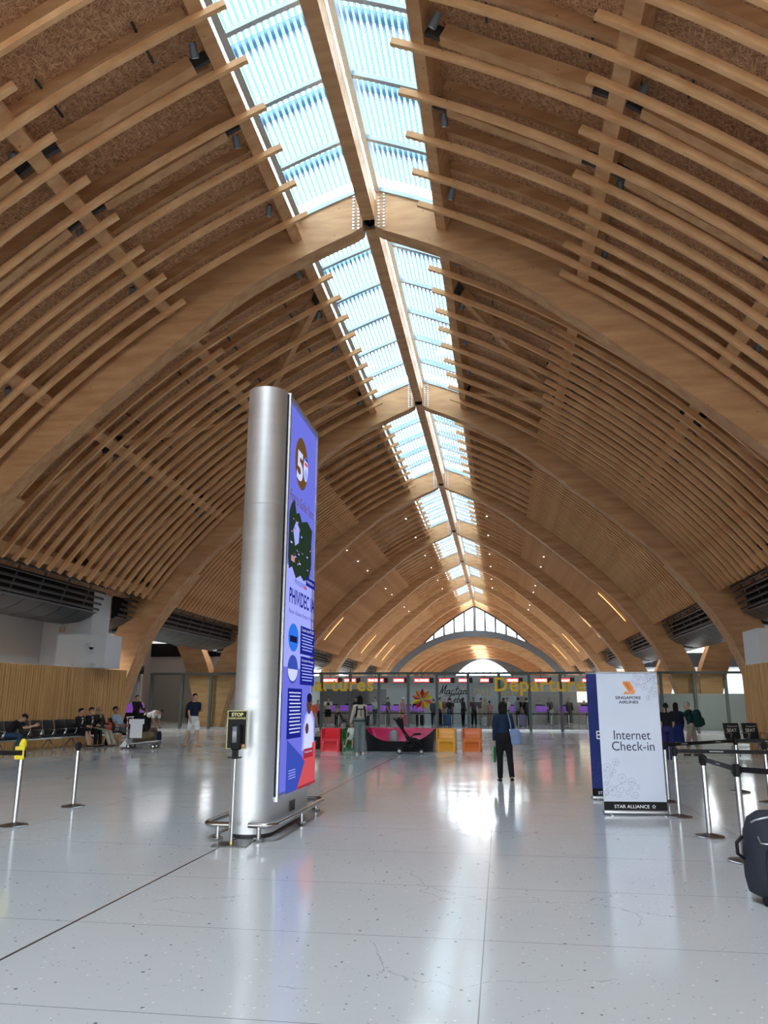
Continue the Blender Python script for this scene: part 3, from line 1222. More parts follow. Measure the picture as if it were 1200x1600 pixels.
def build_floor():
    m = bpy.data.materials.new('terrazzo')
    nt, out = nodes_of(m)
    b = N(nt, 'ShaderNodeBsdfPrincipled')
    nt.links.new(b.outputs[0], out.inputs[0])
    tc = N(nt, 'ShaderNodeTexCoord')
    co = tc.outputs['Object']
    sp = N(nt, 'ShaderNodeSeparateXYZ')
    nt.links.new(co, sp.inputs[0])
    big = N(nt, 'ShaderNodeTexNoise')
    big.inputs['Scale'].default_value = .45
    big.inputs['Detail'].default_value = 4
    nt.links.new(co, big.inputs['Vector'])
    c = mixc(nt, big.outputs['Fac'], (.55, .585, .60), (.64, .675, .69))
    fine = N(nt, 'ShaderNodeTexNoise')
    fine.inputs['Scale'].default_value = 90
    nt.links.new(co, fine.inputs['Vector'])
    c = mixc(nt, math_node(nt, 'MULTIPLY', fine.outputs['Fac'], .28), c, (.42, .45, .47))

    def specks(scale, size, prob, col, fac, c):
        v = N(nt, 'ShaderNodeTexVoronoi')
        v.inputs['Scale'].default_value = scale
        nt.links.new(co, v.inputs['Vector'])
        s_ = N(nt, 'ShaderNodeSeparateColor')
        nt.links.new(v.outputs['Color'], s_.inputs[0])
        k = math_node(nt, 'LESS_THAN', v.outputs['Distance'], math_node(nt, 'MULTIPLY', s_.outputs[1], size))
        k = math_node(nt, 'MULTIPLY', k, math_node(nt, 'LESS_THAN', s_.outputs[0], prob))
        return mixc(nt, math_node(nt, 'MULTIPLY', k, fac), c, col)
    c = specks(14, .16, .5, (.09, .08, .08), .85, c)
    c = specks(30, .22, .30, (.20, .17, .15), .6, c)
    c = specks(22, .2, .4, (.95, .95, .95), .6, c)

    def line(axis, origin, step, half, c, col, fac):
        x = sp.outputs[axis]
        q = math_node(nt, 'FRACT', math_node(nt, 'DIVIDE', math_node(nt, 'SUBTRACT', x, origin), step))
        d = math_node(nt, 'MULTIPLY', math_node(nt, 'MINIMUM', q, math_node(nt, 'SUBTRACT', 1.0, q)), step)
        return mixc(nt, math_node(nt, 'MULTIPLY', math_node(nt, 'LESS_THAN', d, half), fac), c, col)
    c = line(1, 4.08, 1.47, .0035, c, (.12, .12, .12), .75)
    c = line(0, .14, 2.85, .004, c, (.12, .12, .12), .75)
    dd = math_node(nt, 'ABSOLUTE', math_node(nt, 'SUBTRACT', sp.outputs[0], .14))
    c = mixc(nt, math_node(nt, 'LESS_THAN', dd, .011), c, (.05, .045, .045))
    # hairline cracks
    v = N(nt, 'ShaderNodeTexVoronoi')
    v.feature = 'DISTANCE_TO_EDGE'
    v.inputs['Scale'].default_value = .8
    wn = N(nt, 'ShaderNodeTexNoise')
    wn.inputs['Scale'].default_value = 3
    wn.inputs['Detail'].default_value = 4
    nt.links.new(co, wn.inputs['Vector'])
    va = N(nt, 'ShaderNodeVectorMath')
    va.operation = 'MULTIPLY_ADD'
    nt.links.new(wn.outputs['Color'], va.inputs[0])
    va.inputs[1].default_value = (.35, .35, .35)
    nt.links.new(co, va.inputs[2])
    nt.links.new(va.outputs[0], v.inputs['Vector'])
    k = math_node(nt, 'MULTIPLY', math_node(nt, 'LESS_THAN', v.outputs['Distance'], .0028), math_node(nt, 'GREATER_THAN', big.outputs['Fac'], .53))
    c = mixc(nt, math_node(nt, 'MULTIPLY', k, .45), c, (.2, .2, .2))
    nt.links.new(c, b.inputs['Base Color'])
    b.inputs['Specular IOR Level'].default_value = .5
    rr = math_node(nt, 'MULTIPLY_ADD', big.outputs['Fac'], .14, .05)
    nt.links.new(rr, b.inputs['Roughness'])
    wv = N(nt, 'ShaderNodeTexNoise')
    wv.inputs['Scale'].default_value = 1.3
    wv.inputs['Detail'].default_value = 1
    nt.links.new(co, wv.inputs['Vector'])
    bp = N(nt, 'ShaderNodeBump')
    bp.inputs['Strength'].default_value = .12
    bp.inputs['Distance'].default_value = .03
    nt.links.new(wv.outputs['Fac'], bp.inputs['Height'])
    nt.links.new(bp.outputs[0], b.inputs['Normal'])
    mb = MB().box((0, 68, -.1), (84, 170, .2))
    struct(mb.build('floor', [m]))


def build_gable():
    # arched end window over the lower, rounder airside vault
    y = Yk(7) + 6.6
    RL, ZL = 14.4, 10.5

    def zt(x, off):
        return CZ + math.sqrt((RAD + off) ** 2 - (abs(x) - CX) ** 2)

    def zl(x, off=0.0):
        return ZL - RL + math.sqrt(max(.01, (RL + off) ** 2 - x * x))
    def zw(x):
        return zt(x, -.55 - .11 * abs(x))
    root = bpy.data.objects.new('window_20', None)
    COL.objects.link(root)
    root.matrix_basis = Matrix.Translation((0, y, 11))
    struct(root)
    f = MB()
    xs = [-13.0 + 26.0 * i / 60 for i in range(61)]
    f.strip([(x, zl(x, -.5)) for x in xs], [(x, zl(x, .34)) for x in xs], y - .15, y + .15)
    xs2 = [-7.5 + 15 * i / 40 for i in range(41)]
    f.strip([(x, zw(x) - .1) for x in xs2], [(x, zw(x) + .14) for x in xs2], y - .1, y + .1)
    for i in range(-6, 7):
        x = i * 1.37
        a, c = zl(x, .2), zw(x)
        if c > a:
            f.box((x, y, (a + c) / 2), (.26 if i else .4, .16, c - a))
    f.build('window_frame', [STEEL], root, True)
    g = MB()
    xs2 = [x for x in [-8.6 + 17.2 * i / 60 for i in range(61)] if zw(x) > zl(x, .05)]
    g.strip([(x, zl(x, .05)) for x in xs2], [(x, zw(x)) for x in xs2], y - .01, y + .01)
    g.build('glass', [glassy('gable_glass', (.95, .97, .98), .03)], root, True)
    xs = [-13.2 + 26.4 * i / 60 for i in range(61)]
    xs3 = [-13.4 + 26.8 * i / 80 for i in range(81)]
    mb = MB().strip([(x, max(zw(x), zl(x, .1))) for x in xs3], [(x, max(zt(x, .7), max(zw(x), zl(x, .1)) + .02)) for x in xs3], y - .1, y + .12)
    struct(mb.build('wall_gable', [GLULAM]))
    for i in range(6):
        yy = y + .5 + i * 8.0
        d = 1.5 if i == 0 else 1.1
        tt = [math.radians(-80 + 160 * q / 40) for q in range(41)]
        mb = MB().strip([((RL - d) * math.sin(t), ZL - RL + (RL - d) * math.cos(t)) for t in tt], [((RL - .02) * math.sin(t), ZL - RL + (RL - .02) * math.cos(t)) for t in tt], yy - .25, yy + .25)
        o = mb.build('timber_arch', [GLULAM])
        tag(o, 'round arch of the lower vault under the end window, %s one' % ORD[i + 1], 'arch', 'arches of the lower vault')
    L2 = 44
    for sd in (-1, 1):
        tt = [math.radians(4.5 + 65.5 * q / 24) for q in range(25)]
        mb = MB().strip([(sd * (RL - .6) * math.sin(t), ZL - RL + (RL - .6) * math.cos(t)) for t in tt], [(sd * (RL - .5) * math.sin(t), ZL - RL + (RL - .5) * math.cos(t)) for t in tt], y + .2, y + L2)
        struct(mb.build('ceiling', [BATTEN]))
    root = bpy.data.objects.new('window_21', None)
    COL.objects.link(root)
    root.matrix_basis = Matrix.Translation((0, y + L2, 7))
    struct(root)
    f = MB()
    xs = [-13 + 26 * q / 40 for q in range(41)]
    f.strip([(x, max(5.3, 9.3 - .11 * x * x)) for x in xs], [(x, max(5.35, zl(x, -.4))) for x in xs], y + L2 - .1, y + L2 + .1)
    for i in range(-5, 6):
        f.box((i * 1.3, y + L2, 7.2), (.12, .12, 4))
    f.build('window_frame', [STEEL], root, True)
    struct(MB().box((0, y + L2 + .3, 2.7), (29, .3, 5.4)).build('wall_airside_end', [GREYW]))
    for sd, nm in ((-1, 'left'), (1, 'right')):
        struct(MB().box((sd * 14.2, y + L2 / 2, 3), (.2, L2, 6)).build('wall_airside_' + nm, [GREYW]))


def build_walls():
    # side walls beyond the neighbouring vaults, low bulkhead of the check-in hall
    struct(MB().box((-26.3, 32, 7.5), (.3, 80, 15)).build('wall_left', [GREYW]))
    w = MB().box((-20.5, 63, 2.6), (14, .3, 5.2))
    struct(w.build('wall_left_back', [GREYW]))
    struct(MB().box((-20.5, 62.8, 5.75), (14, .3, 1.1)).build('trim_1', [BLACK]))
    struct(MB().box((-21.4, 49.5, 2.75), (1.7, .3, 5.5)).build('wall_left_pier', [GREYW]))
    struct(MB().box((26.3, 30, 7.5), (.3, 72, 15)).build('wall_right', [GREYW]))
    struct(MB().box((20.5, 70, 2.3), (13, .3, 4.6)).build('wall_right_back', [GREYW]))
    struct(MB().box((20.5, 69.8, 5.1), (13, .3, 1.2)).build('trim_2', [BLACK]))
    struct(MB().box((0, -7.9, 9.8), (56, .3, 13.2)).build('wall_front', [WHITEW]))  # unseen entrance wall, put in behind the camera to cut frontal light
    for sd in (-1, 1):
        struct(MB().box((sd * 20.5, -7.9, 1.6), (15, .3, 3.2)).build('wall_front_' + ('left' if sd < 0 else 'right'), [WHITEW]))
    struct(MB().box((0, -15.0, 3.6), (56, 14, .3)).build('canopy_light_block', [WHITEW]))  # unseen canopy, added outside to dim the light through the entrance
    # roofs of the neighbouring vaults
    for sd in (-1, 1):
        n = 16
        ta, tb = th_of(1.0, .7), math.radians(57)
        lo = [vp(ta + (tb - ta) * i / n, .70) for i in range(n + 1)]
        hi = [vp(ta + (tb - ta) * i / n, .80) for i in range(n + 1)]
        f = (lambda q: (sd * (2 * XB - q[0]), q[1]))
        struct(MB().strip([f(q) for q in lo], [f(q) for q in hi], -6, 70 if sd < 0 else 62).build('ceiling', [OSBM]))
    struct(MB().box((0, 66, 1.85), (26, .3, 3.7)).build('wall_back', [mat('bulkhead', (.50, .52, .54), .5, var=.04, scale=.3)]))
    # slatted timber screens on both sides of the entrance zone
    for sd, a, b_, nm in ((-1, Vector((-11.62, 29.45)), Vector((-13.3, 18.0)), 'bench seats and the seated travellers'), (1, Vector((11.0, 27.05)), Vector((11.75, 17.5)), 'seats with paper signs')):
        d = (b_ - a)
        L = d.length
        d.normalize()
        nr = Vector((-d.y, d.x))
        if nr.x * sd > 0:
            nr = -nr
        r = thing('timber_screen', 'warm timber slat screen wall behind the %s' % nm, 'screen wall', (a.x, a.y, 0))
        core = MB()
        P = [a, b_, b_ - nr * .18, a - nr * .18]
        core.prism([(p.x, p.y) for p in P], 0.0, 2.7, 'z')
        core.build('core', [SLATW], r, True)
        sl = MB()
        n = int(L / .115)
        random.seed(3)
        for i in range(n):
            p = a + d * (i + .5) * L / n
            w_, dp = random.uniform(.06, .09), random.uniform(.03, .065)
            q = [p - d * w_ / 2, p + d * w_ / 2, p + d * w_ / 2 + nr * dp, p - d * w_ / 2 + nr * dp]
            sl.prism([(v.x, v.y) for v in q], .0, 2.7, 'z')
        sl.build('slats', [SLATW], r, True)


def build_lamps():
    # recessed downlights under the hull ceilings
    LIT = emis('lamp_white', (1, .96, .9), 5)
    for sd in (-1, 1):
        for b in (1, 2, 3, 4):
            for i, f in enumerate((.3, .7)):
                y = Yk(b) + f * BAY
                if b == 1 and sd < 0 and i == 1:
                    y = 29.9
                r = thing('downlight', '%s round downlight in the hull ceiling, %s, %s' % (ORD[i + 1], BAYN[b], SIDE[sd]), 'lamp', (sd * 14.5, y, 4.50), 0, 'hull ceiling downlights')
                MB().lathe([(.13, 0), (.14, .02), (.10, .03)], (0, 0, 0), 16).build('rim', [STEEL], r)
                MB().lathe([(.001, .015), (.10, .015), (.10, .02), (.001, .02)], (0, 0, 0), 16).build('lens', [LIT], r)
                li = bpy.data.lights.new('downlight_bulb', 'SPOT')
                li.energy = LAMP
                li.spot_size = math.radians(150)
                li.spot_blend = .6
                li.shadow_soft_size = .12
                li.color = (1, .95, .88)
                o = bpy.data.objects.new('downlight_bulb', li)
                COL.objects.link(o)
                o.location = (0, 0, -.03)
                o.parent = r


def build_all_hall():
    build_lamps()
    build_floor()
    build_arches()
    build_purlins()
    build_battens()
    build_roof()
    build_braces()
    build_skylight()
    build_spots()
    build_valley()
    build_gable()
    build_walls()
# ------------------------------------------------------------------ furnishings
BRUSH = None


def brushed():
    m = bpy.data.materials.new('brushed_steel')
    nt, out = nodes_of(m)
    b = N(nt, 'ShaderNodeBsdfPrincipled')
    nt.links.new(b.outputs[0], out.inputs[0])
    b.inputs['Metallic'].default_value = .95
    n = N(nt, 'ShaderNodeTexNoise')
    n.inputs['Scale'].default_value = 1
    n.inputs['Detail'].default_value = 6
    nt.links.new(mapped(nt, (1.5, 1.5, 14)), n.inputs['Vector'])
    c = mixc(nt, n.outputs['Fac'], (.62, .65, .66), (.76, .79, .80))
    nt.links.new(c, b.inputs['Base Color'])
    nt.links.new(math_node(nt, 'MULTIPLY_ADD', n.outputs['Fac'], .15, .42), b.inputs['Roughness'])
    return m


SCR = dict(bg=(.155, .175, .72), pale=(.36, .40, .95), navy=(.012, .018, .24), white=(.62, .66, .95), brown=(.14, .07, .025), green=(.020, .038, .022), red=(.60, .085, .10), dred=(.36, .03, .05), blue=(.045, .08, .45), skin=(.10, .045, .035), black=(.01, .012, .05), pink=(.55, .25, .28), sky=(.03, .18, .8))


def scr(k, s=1.0):
    return emis('screen_' + k, SCR[k], s * .62)


def build_totem():
    x0, x1, ya, yb, zt = -.02, .50, 9.2, 10.78, 5.47
    r = thing('digital_totem', 'tall brushed steel totem with a lit advertising screen, ringed by bumper rails', 'display totem', ((x0 + x1) / 2, 10, 0))
    B = brushed()
    cx, hw = (x0 + x1) / 2, (x1 - x0) / 2

    def outline(n=20, g=0.0):
        P = []
        for i in range(n + 1):
            a = PI + PI * i / n
            P.append((cx + (hw - g) * math.cos(a), ya + (.27 - g) * math.sin(a)))
        for i in range(n + 1):
            a = PI * i / n
            P.append((cx + (hw - g) * math.cos(a), yb + (.27 - g) * math.sin(a)))
        return P
    mb = MB()
    for za, zb, g in ((.05, 1.952, 0), (1.95, 1.966, .006), (1.964, 3.902, 0), (3.90, 3.916, .006), (3.914, zt, 0)):
        mb.rings([[Vector((x, y, z)) for x, y in outline(g=g)] for z in (za, zb)])
    mb.build('steel_casing', [B], r, True)
    mb = MB()
    mb.rings([[Vector((x, y, z)) for x, y in outline(g=.05)] for z in (0, .05)])
    mb.build('plinth', [GUN], r, True)
    X = x1 + .004
    fr = MB()
    for z in (.40, zt - .05):
        fr.box((X + .01, (ya + yb) / 2, z), (.05, yb - ya, .06))
    for y in (ya + .02, yb - .03):
        fr.box((X + .01, y, (zt + .40) / 2), (.05, .05, zt - .40))
    fr.build('screen_frame', [B], r, True)
    gb = MB()
    gb.box((X, ya - .012, (zt + .4) / 2), (.02, .018, zt - .45))
    gb.build('frame_gap', [BLACK], r, True)
    pl = MB()
    pl.box((X + .006, 9.98, .24), (.012, .22, .12))
    pl.build('maker_plate', [GUN], r, True)
    # picture area: u to the reader's right (+Y), v up
    u0, v0 = ya + .05, .45
    U, V = yb - ya - .11, zt - .55
    mats, idx = [], {}
    sm = MB()

    def use(k):
        if k not in idx:
            idx[k] = len(mats)
            mats.append(scr(k))
        sm.mi = idx[k]
    lay = [0]

    def W(u, v):
        return Vector((X + .012 + lay[0] * .0012, u0 + u * U, v0 + v * V))

    def poly(k, pts):
        use(k)
        lay[0] += 1
        sm.add([W(*p) for p in pts], [tuple(range(len(pts)))], False)

    def rect(k, a, b, c, d):
        poly(k, [(a, b), (c, b), (c, d), (a, d)])

    def disc(k, cu, cv, ru, rv=None, n=28):
        rv = ru * U / V if rv is None else rv
        poly(k, [(cu + ru * math.cos(2 * PI * i / n), cv + rv * math.sin(2 * PI * i / n)) for i in range(n)])

    def txt(k, body, u, v, w, h=None, **kw):
        use(k)
        lay[0] += 1
        M = Matrix.Translation(W(u, v)) @ Matrix.Rotation(PI / 2, 4, 'Z') @ Matrix.Rotation(PI / 2, 4, 'X')
        text_mb(body, sm, M, width=w * U, height=(h * V if h else None), **kw)
    rect('bg', 0, 0, 1, 1)
    rect('pale', .05, .30, .97, .56)
    # golden disc with the number five
    disc('brown', .45, .865, .235, .075)
    txt('white', '5', .28, .815, .22, .085, bold=.03)
    disc('white', .60, .862, .085, .036)
    rect('red', .55, .872, .66, .882)
    rect('blue', .55, .886, .66, .896)
    disc('pale', .60, .846, .06, .016)
    txt('brown', 'Road to Golden Years', .07, .735, .86, .03, shear=.3)
    # aerial photograph of an industrial estate
    rnd = random.Random(5)
    poly('green', [(.06, .58), (.10, .55), (.2, .56), (.34, .535), (.5, .55), (.62, .54), (.82, .555), (.9, .6), (.88, .66), (.9, .70), (.7, .715), (.5, .70), (.4, .72), (.3, .71), (.22, .745), (.12, .725), (.06, .70)])
    poly('pale', [(.2, .66), (.3, .69), (.42, .675), (.4, .635), (.28, .62)])
    for i in range(26):
        a, b = rnd.uniform(.1, .8), rnd.uniform(.56, .69)
        w_ = rnd.uniform(.02, .06)
        rect(rnd.choice(['white', 'pale', 'pink', 'brown', 'navy']), a, b, a + w_, b + .004)
    rect('pink', .08, .57, .2, .585)
    rect('navy', .62, .528, .97, .553)
    txt('white', 'PHIVIDEC IA', .66, .537, .26, .008)
    txt('blue', 'PHILPASS', .22, .515, .42, .014)
    rect('red', .52, .517, .66, .522)
    txt('navy', 'PHIVIDEC IA', .05, .462, .90, .04, bold=.02)
    txt('navy', 'Partner in Business, Partner in Progress', .05, .435, .9, .014)
    for cv, nav in ((.375, 'sky'), (.295, 'blue')):
        disc(nav, .22, cv, .17, .036)
        poly('white', [(.22 + .16 * math.cos(a), cv + .03 * math.sin(a)) for a in [PI + PI * i / 12 for i in range(13)]]) if nav == 'blue' else rect('black', .1, cv - .012, .34, cv + .004)
    for cv, ttl in ((.375, 'Created under PD 538'), (.295, 'Competitive Advantages')):
        rect('navy', .44, cv - .037, .97, cv + .037)
        txt('white', ttl, .48, cv + .024, .45, .009)
        for i in range(6):
            rect('pale', .48 + .02 * (i % 2), cv + .014 - i * .008, .92 - .03 * (i % 3), cv + .017 - i * .008)
    # statement and a standing figure in a pale shirt
    rect('navy', .03, .125, .50, .247)
    for i in range(12):
        rect('white', .07 + .02 * (i % 2), .235 - i * .0088, .46 - .02 * (i % 3), .238 - i * .0088)
    poly('pale', [(.50, .09), (.97, .09), (.95, .17), (.85, .19), (.72, .195), (.6, .18), (.53, .15)])
    poly('white', [(.56, .09), (.92, .09), (.9, .16), (.8, .182), (.68, .182), (.6, .16)])
    disc('skin', .73, .208, .095, .026)
    disc('black', .73, .225, .095, .012)
    disc('skin', .66, .145, .06, .014)
    poly('blue', [(0, 0), (.35, 0), (.62, .065), (0, .125)])
    poly('red', [(.35, 0), (1, 0), (1, .11), (.86, .105), (.86, .075), (.5, .075), (.6, .062)])
    rect('dred', .55, .07, .9, .094)
    txt('white', 'We welcome investors', .58, .083, .28, .006)
    for i in range(4):
        rect('pale', .06, .05 - i * .006, .28, .052 - i * .006)
    rect('dred', .35, 0, 1, .006)
    sm.build('screen', mats, r, True)
    # bumper rails
    for sd, xx, nm in ((-1, -.19, 'bench seats'), (1, .62, 'lit screen')):
        R = thing('bumper_rail', 'low bent steel tube rail round the totem on the side of the %s' % nm, 'rail', (xx, 10, 0), 0, 'bumper rails round the totem')
        tb = MB()
        ym, yM, z, q = 8.80, 11.32, .17, .13
        cxn = .11 if sd < 0 else .33
        pts = [(cxn, ym, z), (xx - sd * q, ym, z)]
        for i in range(1, 6):
            a = PI / 2 * i / 6
            pts.append((xx - sd * q + sd * q * math.sin(a), ym + q - q * math.cos(a), z))
        pts += [(xx, ym + q, z), (xx, yM - q, z)]
        for i in range(1, 6):
            a = PI / 2 * i / 6
            pts.append((xx - sd * q + sd * q * math.cos(a), yM - q + q * math.sin(a), z))
        pts += [(xx - sd * q, yM, z), (cxn, yM, z)]
        tb.tube(pts, .03, 12)
        tb.build('tube', [CHROME], R, True)
        for (px, py) in ((xx - sd * .17, ym), (xx, 10.05), (xx - sd * .12, yM)):
            pm = MB()
            pm.lathe([(.026, 0), (.026, .16)], (px, py, 0), 14)
            pm.lathe([(.055, 0), (.06, .01), (.06, .035), (.05, .042)], (px, py, 0), 18)
            pm.build('post', [CHROME], R, True)


def build_sanitizer():
    p = Vector((.22, 8.58, 0))
    r = thing('sanitizer_stand', 'slim steel sanitizer stand with black STOP sign before the totem', 'sanitizer stand', p, .12)
    MB().box((0, 0, .006), (.38, .3, .012)).build('base_plate', [mat('dark_plate', (.07, .07, .068), .3, .6)], r)
    MB().tube([(0, -.02, .01), (0, -.02, .92)], .012, 10).build('pole', [ALU], r)
    mb = MB()
    mb.lathe([(.001, 0), (.022, .0), (.022, .03), (.001, .035)], (0, -.02, .012), 10)
    mb.build('pole_nut', [mat('brass', (.6, .5, .2), .3, .8)], r)
    s = MB()
    s.box((0, 0, 1.2), (.225, .012, .415))
    s.mi = 1
    for c, d in (((0, -.008, 1.402), (.215, .004, .006)), ((0, -.008, .998), (.215, .004, .006)), ((-.107, -.008, 1.2), (.006, .004, .41)), ((.107, -.008, 1.2), (.006, .004, .41))):
        s.box(c, d)
    text_mb('STOP', s, facing((-.065, -.008, 1.345)), width=.13, height=.038, bold=.02)
    text_mb('PLEASE SANITIZE', s, facing((-.095, -.008, 1.313)), width=.19, height=.02, bold=.01)
    s.mi = 2
    s.box((.075, -.008, 1.025), (.04, .004, .035))
    s.build('sign', [BLACK, mat('sign_yellow', (.80, .78, .30), .5, var=0), mat('sign_orange', (.7, .35, .2), .5)], r)
    d = MB()
    d.rbox((.01, -.05, 1.12), (.105, .09, .27), .015)
    d.build('dispenser', [BLACK], r)
    w = MB()
    w.rbox((-.005, -.096, 1.15), (.05, .006, .17), .003)
    w.build('dispenser_window', [mat('grey_window', (.16, .16, .2), .15, var=.05)], r)
    MB().box((0, -.03, .955), (.06, .05, .13)).box((0, -.04, .905), (.14, .10, .012)).build('drip_tray', [BLACK], r)


def stanchion_proto():
    r = thing('stanchion', 'x', 'stanchion', (0, 0, 0))
    mb = MB()
    mb.lathe([(.001, 0), (.165, 0), (.168, .012), (.16, .02), (.03, .045), (.03, .05), (.001, .05)], n=32)
    mb.mi = 1
    mb.lathe([(.155, .0215), (.03, .047), (.028, .05)], n=32, cap=False)
    mb.build('base', [CHROME, mat('base_dark', (.05, .04, .035), .35)], r)
    MB().lathe([(.03, .045), (.03, .80)], n=18).build('post', [CHROME], r)
    mb = MB()
    mb.lathe([(.034, .79), (.034, .90), (.03, .91), (.001, .912)], n=18)
    for a in (0, PI / 2, PI, 3 * PI / 2):
        mb.box((.036 * math.cos(a), .036 * math.sin(a), .855), (.02, .03, .075), (0, 0, a))
    mb.build('belt_head', [BLACK], r)
    return r


def belt(a, b, label, za=.86, zb=.86, sag=.0, words=True, group='retractable queue belts', far=False):
    a, b = Vector((a[0], a[1], za)), Vector((b[0], b[1], zb))
    d = (b - a).normalized()
    a, b = a + d * .045, b - d * .045
    h = Vector((0, 0, 1))
    n = d.cross(h).normalized()
    mb = MB()
    rr = []
    for i in range(9):
        t = i / 8
        p = a.lerp(b, t) - h * sag * 4 * t * (1 - t)
        rr.append([p + h * .026 - n * .002, p + h * .026 + n * .002, p - h * .026 + n * .002, p - h * .026 - n * .002])
    mb.rings(rr, True, False)
    mb.mi = 1
    L = (b - a).length
    if words:
        k = max(1, int(L / .8))
        for i in range(k):
            p = a.lerp(b, (i + .5) / k) - h * sag * 4 * ((i + .5) / k) * (1 - (i + .5) / k)
            for sd in (-1, 1):
                mb.rings([[p + d * u + h * v + n * sd * .0035 for u, v in ((-.09, -.007), (.09, -.007), (.09, .007), (-.09, .007))], [p + d * u + h * v + n * sd * .0042 for u, v in ((-.09, -.007), (.09, -.007), (.09, .007), (-.09, .007))]], True, False)
    o = mb.build('queue_belt', [BLACK, mat('belt_print', (.35, .36, .38), .6, var=0)])
    tag(o, label, 'belt', group)
    return o


def flourish(mb, M, rnd, n=5, sc_=1.0, thick=.004, flip=1):
    """a spray of line-drawn flowers, curls and leaves on the XY plane of M"""
    old = mb.M
    mb.M = old @ M

    def line(pts, w=thick):
        P = [Vector((p[0], p[1], 0)) for p in pts]
        L, R = [], []
        for i, p in enumerate(P):
            d = (P[min(i + 1, len(P) - 1)] - P[max(i - 1, 0)])
            if d.length < 1e-9:
                d = Vector((1, 0, 0))
            d.normalize()
            q = Vector((-d.y, d.x, 0)) * w / 2
            L.append(p + q)
            R.append(p - q)
        m = len(P)
        mb.add(L + R, [(i, m + i, m + i + 1, i + 1) for i in range(m - 1)], False)

    def flower(cx, cy, r):
        pts = []
        for i in range(41):
            a = 2 * PI * i / 40
            q = r * (.80 + .2 * abs(math.cos(2.5 * a)))
            pts.append((cx + q * math.cos(a), cy + q * math.sin(a)))
        line(pts)
        line([(cx + r * .35 * (1 - i / 26) * math.cos(i * .5), cy + r * .35 * (1 - i / 26) * math.sin(i * .5)) for i in range(20)])

    def curl(cx, cy, r, a0, s):
        line([(cx + r * (1 - i / 30) * math.cos(a0 + s * i * .38), cy + r * (1 - i / 30) * math.sin(a0 + s * i * .38)) for i in range(26)])

    def leaf(cx, cy, r, a):
        for s in (1, -1):
            line([(cx + r * t / 8 * math.cos(a) - s * .35 * r * math.sin(PI * t / 8) * math.sin(a), cy + r * t / 8 * math.sin(a) + s * .35 * r * math.sin(PI * t / 8) * math.cos(a)) for t in range(9)])
    k = sc_
    for (x, y, r) in ((.10, .10, .055), (.06, .36, .045), (.16, .42, .04), (.22, .24, .05), (.33, .20, .045)):
        flower(flip * x * k, y * k, r * k)
    for (x, y, r, a, s) in ((.2, .12, .06, 1, 1), (.09, .27, .035, 2, -1), (.36, .06, .05, 3, 1), (.03, .18, .03, 0, 1)):
        curl(flip * x * k, y * k, r * k, a, s * flip)
    for (x, y, r, a) in ((.02, .05, .06, 1.3), (.15, .03, .05, .6), (.26, .06, .06, .9), (.29, .12, .05, .2), (.04, .23, .05, 1.8), (.12, .30, .05, .9), (.02, .3, .04, 1.2), (.4, .12, .05, 1.5)):
        leaf(flip * x * k, y * k, r * k, a if flip > 0 else PI - a)
    line([(flip * k * (.0 + .4 * t / 20), k * (.02 + .18 * math.sin(t / 20 * 2.2))) for t in range(21)])
    line([(flip * k * (.02 + .14 * t / 20), k * (.05 + .36 * (t / 20) ** .8)) for t in range(21)])
    mb.M = old


